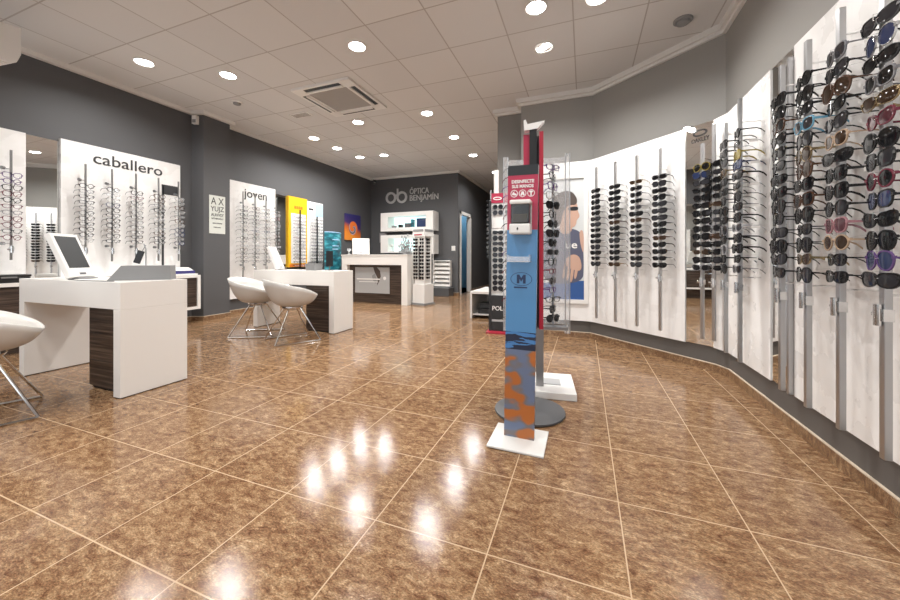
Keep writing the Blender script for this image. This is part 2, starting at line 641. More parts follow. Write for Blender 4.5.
# ------------------------------------------------------------------ ceiling fittings
LAMPS = [
    (144, 62, 'round recessed downlight furthest left, on the ceiling before the caballero panel', 1.0),
    (228, 75, 'round recessed downlight in front of the left wall column', 1.0),
    (357, 46, 'big bright round downlight just in front of the square ceiling air vent', 1.1),
    (536, 7, 'biggest bright round downlight, above the red sanitiser stand at the top of the photo', 1.1),
    (597, -3, 'round downlight cut off by the top edge of the photo', 1.0),
    (544, 47, 'tilted spotlight with a slot of light, just below the biggest round downlight', 0.8),
    (427, 113, 'nearest downlight of the right-hand row leading to the logo wall', 1.0),
    (454, 137, 'second downlight of the right-hand row leading to the logo wall', 1.0),
    (473, 155, 'third and last downlight of the right-hand row, by the blue doorway', 1.0),
    (358, 122, 'round downlight just beyond the square ceiling air vent', 1.0),
    (314, 138, 'nearest of the three downlights in line along the far left wall', 1.0),
    (337, 148, 'middle one of the three downlights in line along the far left wall', 1.0),
    (360, 157, 'farthest of the three downlights in line along the far left wall', 1.0),
    (384, 155, 'round downlight in front of the logo wall, right of the line of three', 1.0),
    (495.5, 172, 'distant downlight seen over the white post of the black sunglasses stand', 1.0),
]
EXTRA = [(-4.3, 0.2), (-2.7, 0.3), (-1.0, 0.9), (-3.9, -1.4), (-2.2, -1.4), (-0.4, -1.2), (0.35, 0.9)]
LAMP_W = 15.0


def downlight(x, y, label, k, slot=False):
    t = thing('downlight', label, 'ceiling light', (x, y, CEIL), 0, 'recessed ceiling downlights')
    part('trim_ring', MB().lathe([(0.095, 0.0), (0.098, -0.006), (0.088, -0.012), (0.080, -0.008), (0.078, 0.0)], 28), M_whitep, t, True)
    if slot:
        rt = Matrix.Rotation(R(-35), 4, 'Z')
        part('lens', B(-.072, .072, -.026, .026, -.012, -.004, rot=rt), M_lamp, t)
        part('baffle', MB().lathe([(0.079, -0.001), (0.079, -0.0035), (0.05, -0.0038)], 28), M_whitep, t)
    else:
        part('lens', MB().lathe([(0.079, -0.001), (0.079, -0.006), (0.05, -0.0075)], 28), M_lamp, t)
    l = bpy.data.lights.new('downlight_lamp', 'AREA')
    l.shape = 'DISK'
    l.size = 0.15
    l.energy = LAMP_W * k
    l.color = (1.0, 0.982, 0.958)
    l.spread = R(150)
    lo = bpy.data.objects.new('downlight_lamp', l)
    lo.location = (x, y, CEIL - 0.016)
    COL.objects.link(lo)


for u, v, lab, k in LAMPS:
    p = on_z(u, v, CEIL)
    downlight(p.x, p.y, lab, k, 'slot' in lab)
for i, (x, y) in enumerate(EXTRA):
    l = bpy.data.lights.new('entrance_lamp', 'AREA')
    l.shape = 'DISK'
    l.size = 0.15
    l.energy = LAMP_W
    l.color = (1.0, 0.982, 0.958)
    l.spread = R(150)
    lo = bpy.data.objects.new('entrance_lamp', l)
    lo.location = (x, y, CEIL - 0.016)
    COL.objects.link(lo)

# ceiling cassette
t = thing('air_vent', 'square white ceiling air conditioning cassette with grey grille and dark slots', 'air conditioner', (-3.05, 3.92, CEIL))
part('frame', MB().ring([(-.44, -.44), (.44, -.44), (.44, .44), (-.44, .44)], [(-.29, -.29), (.29, -.29), (.29, .29), (-.29, .29)], -0.03, 0.0), M_whitep, t)
part('grille', B(-.29, .29, -.29, .29, -0.024, -0.004), M_grille, t)
for k in range(4):
    rot = Matrix.Rotation(k * PI / 2, 4, 'Z')
    part('air_slot', B(-.27, .27, -.405, -.355, -0.033, -0.0295, rot=rot), M_black, t)
    part('louvre', B(-.27, .27, -.352, -.318, -0.045, -0.0305, rot=rot @ Matrix.Rotation(0.0, 4, 'X')), M_whitep, t)


def detector(u, v, r, name, label, cat, m=None):
    p = on_z(u, v, CEIL)
    tt = thing(name, label, cat, (p.x, p.y, CEIL))
    part('base', MB().lathe([(r, 0), (r, -0.012), (r * 0.9, -0.018)], 20), m or M_whitep, tt)
    part('head', MB().lathe([(r * 0.7, -0.018), (r * 0.66, -0.034), (r * 0.4, -0.042)], 20), m or M_greyl, tt)


detector(683, 20, 0.078, 'ceiling_speaker', 'grey round ceiling fitting near the right wall cornice', 'ceiling fitting', M_greyl)
detector(237, 102, 0.07, 'smoke_detector', 'small round smoke detector on the ceiling by the left column', 'smoke detector')
p = on_z(301, 114.5, CEIL)
t = thing('ceiling_grille', 'small flat rectangular ceiling grille left of the air vent', 'ceiling fitting', (p.x, p.y, CEIL))
part('frame', B(-.16, .16, -.07, .07, -.012, 0), M_whitep, t)
for k in range(4):
    part('slat', B(-.14, .14, -.05 + k * .03, -.04 + k * .03, -.016, -.011), M_grille, t)


def sensor(x, y, z, n, m, label):
    tt = thing('motion_sensor', label, 'sensor', (x, y, z))
    mx = frame_mx((0, 0, 0), n)
    part('housing', MB().prism_m([(-.035, -.06), (.035, -.06), (.035, .06), (-.035, .06)], 0.0, .05, mx), m, tt)
    part('window', MB().prism_m([(-.025, -.045), (.025, -.045), (.025, .0), (-.025, .0)], .0505, .056, mx), M_greyl, tt)


sensor(-5.30, 3.515, 2.93, (0.3, -1, 0), M_whitep, 'small white motion sensor at the top of the left wall column')
sensor(-5.30, 8.195, 2.97, (0.7, -0.7, 0), M_black, 'small black sensor in the far ceiling corner by the logo wall')

# air unit hanging near the entrance, cut by the left edge of the photo
t = thing('air_unit', 'white rounded air conditioning unit cut off by the upper left corner', 'air conditioner', (-4.72, 1.27, 2.48), R(6))
prof = [(-.15, .10), (-.13, .04), (-.07, 0), (.0, .0), (.06, .03), (.10, .08), (.125, .16), (.125, .23), (.10, .27), (.05, .29), (-.15, .33)]
mx = Matrix(((0, 0, 1, 0), (1, 0, 0, 0), (0, 1, 0, 0), (0, 0, 0, 1)))
part('casing', MB().prism_m([(-y, z) for y, z in prof], -.5, .40, mx), M_whitep, t, True)
part('end_cap', MB().prism_m([(-y * .96, .01 + z * .95) for y, z in prof], .40, .425, mx), M_whitep, t, True)
for xx in (-.35, .25):
    part('hanger', B(xx - .015, xx + .015, 0.03, 0.06,   .32, CEIL - 2.48), M_steel, t)

# ------------------------------------------------------------------ eyewear
def lens_outline(shape, side, n=20):
    """outline in (x,z) of one lens, centred at the side's lens centre"""
    rx, rz, ex, up, drop = {
        'wayfarer': (.0265, .0220, 2.8, .004, .002), 'aviator': (.0285, .0255, 2.2, .000, .007),
        'round': (.0245, .0230, 2.0, .0, .0), 'cat': (.0285, .0200, 2.5, .008, .0), 'sport': (.0320, .0185, 2.4, .004, .003),
        'slim': (.0255, .0165, 3.2, .002, .0)}[shape]
    pts = []
    for k in range(n):
        a = 2 * PI * k / n
        c, s = math.cos(a), math.sin(a)
        x = rx * math.copysign(abs(c) ** (2 / ex), c)
        z = rz * math.copysign(abs(s) ** (2 / ex), s)
        z += up * max(0, x / rx) * (1 if s > 0 else 0.3)
        if s < 0:
            z -= drop * (-s) * max(0, 0.4 + 0.6 * x / rx)
            x *= 1 - 0.10 * (-s)
        pts.append((side * (.0335 + x), z))
    return pts


def wrap(x):
    return 1.7 * x * x


MX_F = Matrix(((1, 0, 0, 0), (0, 0, 1, 0), (0, 1, 0, 0), (0, 0, 0, 1)))     # (x, z, depth) -> (x, depth, z)


def add_frame(mb, shape, rim):
    for s in (-1, 1):
        inner = lens_outline(shape, s)
        cx = s * .0335
        outer = [(cx + (x - cx) * (1 + rim / .027), z * (1 + rim / .020)) for x, z in inner]
        mb.ring([(x, z, wrap(x)) for x, z in outer], [(x, z, wrap(x)) for x, z in inner], -.002, .0025, MX_F)
        mb.box(s * .058, s * .069, .004, .011, .004, .013)
    mb.tube([(-.0085, .001, .006), (-.003, -.001, .010), (.003, -.001, .010), (.0085, .001, .006)], .0014 + rim * .35, 6)


def add_lens(mb, shape, s):
    pts = lens_outline(shape, s)
    pts = pts if s > 0 else pts[::-1]
    lo = [mb.bm.verts.new((x, wrap(x) - .0006, z)) for x, z in pts]
    hi = [mb.bm.verts.new((x, wrap(x) + .0010, z)) for x, z in pts]
    cx = s * .0335
    cl = mb.bm.verts.new((cx, wrap(cx) - .0030, 0))
    ch = mb.bm.verts.new((cx, wrap(cx) - .0014, 0))
    n = len(pts)
    for i in range(n):
        j = (i + 1) % n
        mb.bm.faces.new((lo[i], lo[j], cl))
        mb.bm.faces.new((hi[i], hi[j], ch))
        mb.bm.faces.new((lo[i], lo[j], hi[j], hi[i]))


def add_temple(mb, s, th):
    path = [(s * .068, .008, .008), (s * .070, .042, .008), (s * .069, .078, .006), (s * .067, .098, -.004), (s * .065, .113, -.020)]
    hs = [th, th * .8, th * .7, th * .9, th * .8]
    loops = []
    for (x, y, z), h in zip(path, hs):
        loops.append([mb.bm.verts.new((x + dx, y, z + dz)) for dx, dz in ((-.0013, -h), (.0013, -h), (.0013, h), (-.0013, h))])
    for A, C in zip(loops, loops[1:]):
        for k in range(4):
            mb.bm.faces.new((A[k], A[(k + 1) % 4], C[(k + 1) % 4], C[k]))
    mb.bm.faces.new(loops[0][::-1])
    mb.bm.faces.new(loops[-1])


FR = {'black': mat('frame_black', (.007, .007, .008), .25, spec=.35), 'tortoiseshell': mat('frame_tortoise', (.07, .03, .014), .2),
      'gold': mat('frame_gold', (.36, .27, .15), .25, 1.0), 'silver': mat('frame_silver', (.5, .5, .5), .25, 1.0),
      'blue': mat('frame_blue', (.02, .03, .09), .25), 'red': mat('frame_red', (.13, .012, .03), .25),
      'pale blue': mat('frame_pale_blue', (.11, .30, .43), .25), 'grey': mat('frame_grey', (.16, .16, .17), .3),
      'clear': mat('frame_clear', (.55, .55, .56), .15, alpha=.55), 'pink': mat('frame_pink', (.32, .16, .18), .25),
      'beige': mat('frame_beige', (.42, .30, .20), .3), 'purple': mat('frame_purple', (.10, .05, .17), .25),
      'yellow': mat('frame_yellow', (.26, .20, .03), .3)}
LE = {'dark': mat('lens_dark', (.008, .008, .009), .05, spec=.28), 'grey': mat('lens_grey', (.026, .026, .03), .05, spec=.3),
      'brown': mat('lens_brown', (.035, .02, .012), .05, spec=.3), 'blue': mat('lens_blue', (.02, .032, .085), .06),
      'rose': mat('lens_rose', (.07, .022, .03), .06), 'yellow': mat('lens_yellow', (.22, .17, .02), .06), 'clear': M_lensclear}
CACHE = {}


def gmesh(kind, shape, fc, lc, rim=.0035, th=.0035):
    key = (kind, shape, fc, lc, rim)
    if key not in CACHE:
        mb = MB()
        if kind == 'frame':
            add_frame(mb, shape, rim)
            CACHE[key] = mb.mesh('frame', FR[fc])
        elif kind in ('lensL', 'lensR'):
            add_lens(mb, shape, -1 if kind == 'lensL' else 1)
            CACHE[key] = mb.mesh('lens', LE[lc], True)
        elif kind in ('templeL', 'templeR'):
            add_temple(mb, -1 if kind == 'templeL' else 1, th)
            CACHE[key] = mb.mesh('temple', FR[fc])
        elif kind == 'tag':
            mb.box(.0715, .0722, .045, .085, -.008, .006)
            CACHE[key] = mb.mesh('price_tag', M_whitep)
        else:                                   # whole pair as one mesh
            add_frame(mb, shape, rim)
            for s in (-1, 1):
                add_temple(mb, s, th)
            nf = len(mb.bm.faces)
            for s in (-1, 1):
                add_lens(mb, shape, s)
            for i, f in enumerate(mb.bm.faces):
                f.material_index = 0 if i < nf else 1
            CACHE[key] = mb.mesh('eyewear', [FR[fc], LE[lc]])
    return CACHE[key]


def eyewear(name, cat, loc, rz, shape, fc, lc, label, group, parts=True, rim=.0035, th=.0035, pricetag=False, scale=1.0):
    if parts:
        t = thing(name, label, cat, loc, rz, group)
        link('frame', gmesh('frame', shape, fc, lc, rim, th), t)
        for s in 'LR':
            link('lens', gmesh('lens' + s, shape, fc, lc), t)
            link('temple', gmesh('temple' + s, shape, fc, lc, rim, th), t)
        if pricetag:
            link('price_tag', gmesh('tag', '', '', ''), t)
    else:
        t = tag(link(name, gmesh('all', shape, fc, lc, rim, th), None, loc, rz), label, cat, group)
    if scale != 1.0:
        t.scale = (scale,) * 3
    return t


ORD = ['topmost', 'second', 'third', 'fourth', 'fifth', 'sixth', 'seventh', 'eighth', 'ninth', 'tenth',
       'eleventh', 'twelfth', 'thirteenth', 'fourteenth', 'fifteenth', 'sixteenth', 'seventeenth', 'eighteenth']


def ordinal(i, n):
    if i == 0:
        return 'topmost'
    if i == n - 1:
        return 'bottom pair'
    return ORD[i] + ' from the top'


def rod(x, y, n, z0, z1, zs, label, group, hook=.085, wall=.125, slim=False, lock=True, alu=None, wire=.0011):
    """aluminium display rod standing off the panel; n = outward wall normal"""
    rz = math.atan2(n[1], n[0]) + PI / 2        # local -Y points out into the room
    t = thing('display_rod', label, 'display rod', (x, y, z0), rz, group)
    w = .008 if slim else .0115
    a = alu or M_alu
    part('rod', B(-w, w, -w * .9, w * .9, 0, z1 - z0, bev=.002), a, t)
    for zz in (zs[0] + .075, zs[-1] - .05):
        part('wall_pin', MB().tube([(0, 0, zz - z0), (0, wall, zz - z0)], .004), M_chrome, t)
    for zz in zs:
        h = zz - z0 + .005
        hk = MB()
        hk.tube([(-.009, 0, h + .022), (-.009, -hook - .004, h + .022), (-.009, -hook - .004, h), (-.009, 0, h)], wire, 4)
        hk.tube([(-.009, -hook - .001, h + .0005), (.009, -hook - .001, h + .0005)], wire, 4)
        hk.tube([(0, wall, h + .03), (0, .0, h + .012)], .0008, 4)
        part('hook', hk, M_black if slim else M_chrome, t)
    if lock:
        zl = zs[-1] - .115 - z0
        lk = MB()
        lk.tube([(-.030, -.012, zl), (.0, -.018, zl)], .008, 10)
        lk.tube([(0, -.021, zl - .035), (0, -.021, zl + .035)], .0105, 12)
        lk.box(-.016, .016, -.014, .012, zl - .02, zl + .02)
        part('lock', lk, M_chrome, t, True)
    return t, rz


def rod_point(u, kind):
    dd = ray(u, CV)
    if kind == 'right':
        k = .925 / dd.x
        return (.925, dd.y * k), (-1, 0)
    # the slanting panel, rods 0.11 m in front of it
    nx, ny = -.703, -.711
    px, py = .07 + nx * .125, 4.36 + ny * .125
    k = (px * nx + py * ny) / (dd.x * nx + dd.y * ny)
    return (dd.x * k, dd.y * k), (nx, ny)


SUN_SHAPES = ['wayfarer', 'aviator', 'sport', 'cat', 'wayfarer', 'aviator', 'sport', 'cat', 'round']
DIAG_SHAPES = ['wayfarer', 'sport', 'slim', 'cat', 'sport', 'slim']
SUN_COL = [('black', 'dark')] * 16 + [('black', 'grey')] * 4 + [('tortoiseshell', 'brown'), ('black', 'grey'), ('gold', 'brown'), ('grey', 'grey'),
                                     ('silver', 'dark'), ('tortoiseshell', 'dark'), ('grey', 'dark'), ('clear', 'grey')]
ADJ = {'wayfarer': 'squared', 'aviator': 'teardrop-lens', 'round': 'round-lens', 'cat': 'upswept', 'sport': 'wraparound', 'slim': 'narrow'}
RIGHT_RODS = [
    (596.5, 'diag', 'first rod right of the poster'), (615.5, 'diag', 'second rod right of the poster'),
    (637, 'diag', 'third rod right of the poster'), (660.4, 'diag', 'fourth rod right of the poster'),
    (702.5, 'diag', 'rod before the oval-logo mirror'), (714, 'diag', 'rod right of the oval-logo mirror'),
    (726, 'right', 'left rod of the narrow white panel'), (740, 'right', 'right rod of the narrow white panel'),
    (782, 'right', 'rod before the slim right-hand mirror'), (808, 'right', 'first rod of the nearest white panel'),
    (841, 'right', 'second rod of the nearest white panel'), (886, 'right', 'nearest rod at the right edge'),
]
FIX = {(9, 3): ('pale blue', 'grey', 'wayfarer'), (11, 1): ('silver', 'blue', 'aviator'), (11, 5): ('red', 'rose', 'cat'),
       (11, 9): ('black', 'blue', 'wayfarer'), (11, 12): ('purple', 'blue', 'aviator'), (11, 8): ('red', 'dark', 'round'),
       (10, 10): ('pink', 'rose', 'wayfarer'), (10, 11): ('beige', 'brown', 'round'), (10, 5): ('beige', 'brown', 'wayfarer'),
       (7, 2): ('yellow', 'yellow', 'aviator'), (7, 3): ('blue', 'blue', 'wayfarer'), (4, 1): ('blue', 'blue', 'wayfarer'), (4, 0): ('yellow', 'dark', 'aviator')}
for ri, (u, kind, where) in enumerate(RIGHT_RODS):
    (x, y), n = rod_point(u, kind)
    if kind == 'diag':
        zs = [1.655 - .0615 * i for i in range(14)]
        z0, z1 = .27, 1.90
        if ri >= 4:
            zs = [1.66 - .063 * i for i in range(14)]
            z1 = 1.84 if ri == 4 else 1.97
        hook = .022
    else:
        zs = [1.715 - .0668 * i for i in range(14)]
        z0, z1, hook = .26, 1.88, .022
        if ri in (6,):
            z1 = 1.86
        if ri == 7:
            z1 = 1.93
    zs = [H_CAM + (z - H_CAM) * .985 for z in zs]
    t, rz = rod(x, y, n, z0, z1, zs, 'aluminium display rod of sunglasses, ' + where, 'sunglasses rods along the right wall', hook=hook)
    for i, z in enumerate(zs):
        fc, lc = random.choice(SUN_COL)
        shape = random.choice(DIAG_SHAPES if kind == 'diag' else SUN_SHAPES)
        if (ri, i) in FIX:
            fc, lc, shape = FIX[(ri, i)]
        lab = '%s %s sunglasses, %s, %s' % (fc, ADJ[shape], ordinal(i, 14), where)
        j = random.uniform(-.002, .002)
        eyewear('sunglasses', 'sunglasses', (x + n[0] * (hook - .0005) + n[1] * j, y + n[1] * (hook - .0005) - n[0] * j, z), rz + R(random.uniform(-9, 3)), shape, fc, lc,
                lab, 'sunglasses along the right wall', pricetag=(random.random() < .5), rim=.0035 if fc not in ('gold', 'silver') else .0014,
                th=random.choice([.0025, .0035, .0048]), scale=random.uniform(1.0, 1.06) if ri < 6 else random.uniform(1.06, 1.16))

# ------------------------------------------------------------------ right wall panels and mirrors
def wall_panel(name, label, cat, pts, z0, z1, m, th=.018, group=None):
    t = tag(link(name, strip(pts, .001, th, z0, z1).mesh(name, m)), label, cat, group)
    return t


curve = [(-.74, 4.355), (-.02, 4.355)]
P0, P1, P2, P3 = Vector((-.02, 4.355)), Vector((.07, 4.355)), Vector((.09, 4.335)), Vector((.16, 4.268))
for k in range(1, 7):
    s = k / 6
    c = P0 * (1 - s) ** 3 + P1 * 3 * s * (1 - s) ** 2 + P2 * 3 * s * s * (1 - s) + P3 * s ** 3
    curve.append((c.x, c.y))
curve += [(.83, 3.588)]
wall_panel('eyewear_display', 'white display panel bending round the wall beside the framed poster', 'eyewear display', curve, .195, 2.035, M_panel, group='white display panels')
wall_panel('wall_mirror', 'tall wall mirror with an oval logo at its top', 'mirror', [(.835, 3.583), (.99, 3.43)], .20, 2.035, M_mirror, .012, 'wall mirrors')
wall_panel('eyewear_display', 'narrow white display panel between the two right-hand mirrors', 'eyewear display', [(.995, 3.427), (1.05, 3.295), (1.05, 2.63)], .195, 2.035, M_panel, group='white display panels')
wall_panel('wall_mirror', 'slim tall mirror between two white panels on the right wall', 'mirror', [(1.05, 2.625), (1.05, 2.40)], .20, 2.035, M_mirror, .012, 'wall mirrors')
wall_panel('eyewear_display', 'nearest white display panel along the right edge of the photo', 'eyewear display', [(1.05, 2.375), (1.05, .35)], .195, 2.035, M_panel, group='white display panels')
tag(link('edge_profile', B(1.01, 1.049, 2.377, 2.397, .2, 1.98).mesh('edge_profile', M_alu)), 'thin aluminium edge profile at the right side of the slim mirror', 'edge profile')
# logo on the oval-logo mirror
t = thing('mirror_logo', 'black oval logo with lettering on top of the tall mirror', 'logo', (.915, 3.506, 1.965))
n = Vector((-.703, -.711, 0))
mx = frame_mx(n * .0125, n)
part('oval', MB().ring(ellipse(.058, .030, 28), ellipse(.042, .016, 28), 0, .002, mx), M_black, t)
link('lettering', text_mesh('OAKLEY', .048, mx @ Matrix.Translation((0, -.058, .001)), M_black, .002, width=.145, bold=.0015), t)
# added glow at the mirror top, standing in for a ceiling light's reflection
t = thing('mirror_glint', 'small glowing stand-in for a ceiling light reflection at the top of the oval-logo mirror', 'lamp reflection', (.82, 3.575, 2.035))
part('glint_bracket', B(-.012, .012, -.05, .03, 0, .012), M_alu, t)
part('lens', MB().lathe([(.022, -.004), (.024, -.022), (.016, -.03)], 14, (0, -.045)), M_lamp, t)

# ------------------------------------------------------------------ poster with the dark-haired person
t = thing('framed_poster', 'framed fashion poster of a dark-haired person in profile, blue at the bottom', 'poster', (-.255, 4.335, 1.14))
mx = frame_mx((0, 0, 0), (0, -1, 0))
W2, H2 = .255, .70
part('frame', MB().ring([(-W2 - .045, -H2 - .045), (W2 + .045, -H2 - .045), (W2 + .045, H2 + .045), (-W2 - .045, H2 + .045)],
                        [(-W2, -H2), (W2, -H2), (W2, H2), (-W2, H2)], 0, .022, mx), M_whitep, t)
part('print_background', MB().prism_m([(-W2, -H2), (W2, -H2), (W2, H2), (-W2, H2)], 0, .004, mx), M_sky, t)


def blob(pts, d, m, name, sub=3):
    q = [Vector(p) for p in pts]
    for _ in range(sub):
        r_ = []
        for i in range(len(q)):
            a, b = q[i], q[(i + 1) % len(q)]
            r_ += [a * .75 + b * .25, a * .25 + b * .75]
        q = r_
    part(name, MB().prism_m([tuple(p) for p in q], .004, d, mx), m, t)


part('blue_band', MB().prism_m([(-.255, -.70), (.255, -.70), (.255, -.48), (-.255, -.52)], .004, .0050, mx), M_denim, t)
blob([(-.25, -.52), (.24, -.52), (.255, -.30), (.24, .02), (.20, .10), (.08, .13), (-.10, .13), (-.25, .05)], .0056, M_dress, 'dress')
blob([(.205, .10), (.253, .10), (.253, -.16), (.235, -.14), (.21, -.02)], .0061, M_skin, 'shoulder', 2)
blob([(-.02, .06), (.13, .06), (.12, .24), (.0, .24)], .0061, M_skin, 'neck')
blob([(.0, .18), (.12, .12), (.17, .16), (.175, .22), (.215, .26), (.185, .33), (.185, .41), (.11, .48), (-.03, .44)], .0066, M_skin, 'face')
blob([(.175, .39), (.185, .47), (.11, .57), (-.04, .55), (-.13, .40), (-.11, .16), (.0, .14), (.02, .32), (.09, .40)], .0071, M_hair, 'hair')
blob([(.07, .365), (.19, .38), (.195, .335), (.155, .325), (.08, .335)], .0076, M_black, 'glasses')
for k, (xa, xb) in enumerate(((.02, .05), (.065, .095), (.105, .135), (.15, .18))):
    blob([(xa + .02, -.27), (xb + .02, -.27), (xb - .005, -.46 - .02 * (k % 3)), (xa - .01, -.46 - .02 * (k % 3))], .0074, M_skin, 'finger', 2)
blob([(.04, -.24), (.13, -.17), (.21, -.20), (.235, -.33), (.20, -.38), (.05, -.32)], .0078, M_skin, 'hand', 2)
link('lettering', text_mesh('ue', .12, mx @ Matrix.Translation((.115, -.07, .0085)), M_whitep, .002, bold=.002, width=.13), t)

# ------------------------------------------------------------------ left wall displays
XL = -5.4


def left_panel(label, y0, y1, z0, z1, m=M_panel, group='white display panels'):
    return thing('eyewear_display', label, 'eyewear display', (XL, y0, z0), 0, group)


def lp(label, y0, y1, z0, z1):
    t = thing('eyewear_display', label, 'eyewear display', (XL, (y0 + y1) / 2, z0), 0, 'white display panels')
    part('board', B(.001, .05, -(y1 - y0) / 2, (y1 - y0) / 2, 0, z1 - z0), M_panel, t)
    return t


lp('white display panel cut off by the left edge of the photo', .55, 1.84, .70, 2.20)
t = lp('white display panel lettered caballero on the left wall', 2.10, 3.32, .70, 2.23)
mx = frame_mx((.052, 0, 0), (1, 0, 0))
link('lettering', text_mesh('caballero', .185, mx @ Matrix.Translation((.02, 1.385, 0)), M_dark, .006, width=.72, bold=.001), t)['label'] = 'dark lettering reading caballero'
part('dark_sign', B(.05, .056, .385, .585, 1.09, 1.22), M_dark, t, label='dark square sign at the panel corner')
part('dark_edge', B(.05, .056, .375, .400, .05, 1.22), M_dark, t)
t = lp('tall white display panel lettered joven on the left wall', 4.03, 4.97, .25, 2.19)
link('lettering', text_mesh('joven', .21, mx @ Matrix.Translation((.06, 1.765, 0)), M_dark, .006, width=.46, bold=.001), t)['label'] = 'dark lettering reading joven'


def lmirror(label, y0, y1, z0, z1):
    t = thing('wall_mirror', label, 'mirror', (XL, (y0 + y1) / 2, z0), 0, 'wall mirrors')
    part('glass', B(.001, .012, -(y1 - y0) / 2, (y1 - y0) / 2, 0, z1 - z0), M_mirror, t)


lmirror('wall mirror between the far-left panel and the caballero panel', 1.845, 2.095, .70, 2.20)
lmirror('narrow wall mirror between the joven panel and the yellow panel', 4.975, 5.275, .30, 2.12)
# yellow and blue brand panels
t = thing('eyewear_display', 'yellow-framed narrow eyewear panel right of the joven panel', 'eyewear display', (XL, 5.53, .74), 0, 'brand panels')
part('board', B(.001, .05, -.245, .245, 0, 1.39), M_yellow, t)
part('inset', B(.05, .054, -.185, .20, .08, 1.06), M_panel, t, label='white inset')
part('footer', B(.05, .054, -.225, .225, .005, .06), M_orange, t)
for k, (a, b) in enumerate(((-.10, -.05), (-.035, .0), (.015, .05), (.065, .11))):
    part('header_mark', B(.05, .056, a, b, 1.16, 1.215), M_orange, t)
t = thing('eyewear_display', 'white narrow eyewear panel with a pale blue picture at its top', 'eyewear display', (XL, 6.01, .74), 0, 'brand panels')
part('board', B(.001, .05, -.235, .235, 0, 1.36), M_panel, t)
part('picture', B(.05, .054, -.01, .225, 1.06, 1.335), M_skyblue, t, label='pale blue picture')
part('header_mark', B(.05, .055, -.19, -.06, 1.18, 1.22), M_dark, t)
part('footer', B(.05, .056, -.225, .225, .005, .10), M_greyl, t)

EYE_COL = ['black', 'black', 'black', 'tortoiseshell', 'silver', 'black', 'blue', 'red', 'grey', 'black', 'tortoiseshell', 'clear']
EYE_SH = ['slim', 'wayfarer', 'round', 'slim', 'wayfarer']
M_rodd = mat('dark_aluminium', (.30, .30, .30), .35, 1.0)


def left_rod(u, where, zs, z0, z1, group, parts, cols=EYE_COL, hook=.03, dx=.14):
    x = XL + dx
    _, y = on_x(u, x)
    t, rz = rod(x, y, (1, 0), z0, z1, zs, 'thin grey display rod of eyeglasses, ' + where, 'eyeglass rods on the left wall', hook=hook, wall=dx - .05, slim=True, alu=M_rodd, wire=.0022)
    for zz in (zs[0] + .06, zs[-1] - .06):
        kn = MB()
        kn.tube([(-.004, 0, zz - z0), (-.055, -.03, zz - z0)], .003, 6)
        kn.tube([(-.055, -.03, zz - z0), (-.075, -.04, zz - z0)], .016, 10)
        part('knob', kn, M_rodd, t)
    for i, z in enumerate(zs):
        fc, sh = random.choice(cols), random.choice(EYE_SH)
        eyewear('eyeglasses', 'eyeglasses', (x + hook - .0005, y, z), rz + R(random.uniform(-8, 8)), sh, fc, 'clear',
                '%s framed %s eyeglasses, %s, %s' % (fc, ADJ[sh], ordinal(i, len(zs)), where), 'eyeglasses on the left wall',
                parts=parts, rim=.0042 if fc not in ('gold', 'silver') else .0018, th=.003)


zc = [1.73 - .061 * i for i in range(11)]
left_rod(11, 'rod of the far-left white panel', zc, .90, 1.98, '', True, ['purple', 'black', 'red', 'purple', 'grey'])
for k, u in enumerate((85.5, 112, 136, 158.5, 178.5)):
    left_rod(u, ['first', 'second', 'third', 'fourth', 'fifth'][k] + ' rod under the word caballero', zc, .88, 1.98, '', True)
zj = [1.76 - .064 * i for i in range(15)]
for k, u in enumerate((243, 255, 266, 276.5)):
    left_rod(u, ['first', 'second', 'third', 'fourth'][k] + ' rod under the word joven', zj, .42, 2.02, '', False)
zy = [1.72 - .068 * i for i in range(15)]


def twin_column(yc, label, where, z0, z1):
    x = XL + .10
    t = thing('display_rod', label, 'display rod', (x, yc, z0), 0, 'eyeglass rods on the left wall')
    part('rod', B(-.012, .012, -.008, .008, 0, z1 - z0), M_black, t)
    for zz in zy:
        part('hook', MB().tube([(.0, -.17, zz + .004 - z0), (.0, .17, zz + .004 - z0)], .003, 4), M_black, t)
    part('wall_pin', MB().tube([(-.048, 0, .1), (0, 0, .1)], .006), M_black, t)
    for s, nm in ((-1, 'left'), (1, 'right')):
        for i, z in enumerate(zy):
            fc, sh = random.choice(EYE_COL), random.choice(EYE_SH)
            o = eyewear('eyeglasses', 'eyeglasses', (x + .010, yc + s * .095, z), PI / 2, sh, fc, 'clear',
                        '%s eyeglasses, %s in the %s column of the %s' % (fc, ordinal(i, 15), nm, where), 'eyeglasses on the left wall', parts=False)
            o.scale = (1, .38, 1)                # folded pairs lying flat against the board


twin_column(5.53, 'black display rod of eyeglasses down the middle of the yellow-framed panel', 'yellow-framed panel', .62, 1.88)
twin_column(6.01, 'black display rod of eyeglasses on the panel with pale blue picture', 'pale-blue-topped panel', .62, 1.80)

# eye chart on the column
t = thing('eye_chart', 'white eye test chart with letters on the left wall column', 'eye chart', (-5.22, 3.765, 1.29))
part('sheet', B(.001, .006, -.125, .125, 0, .575), M_chart, t)
mx = frame_mx((.007, 0, 0), (1, 0, 0))
for txt, sz, z, w in (('A X', .15, .485, .20), ('YUJZ', .105, .37, .21), ('AUHVSY', .065, .28, .20), ('NTHEOCLU', .034, .225, .18), ('LECOTPZAD', .022, .155, .15), ('PNKTUXDLA', .016, .095, .12)):
    link('chart_letters', text_mesh(txt, sz, mx @ Matrix.Translation((0, z, 0)), M_dark, .001, width=w, bold=.001), t)

# swirl picture
t = thing('canvas_picture', 'square canvas picture with an orange and purple swirl on the left wall', 'picture', (XL, 7.36, 1.68))
part('canvas', B(.002, .03, -.31, .31, -.32, .32), M_swirl, t)
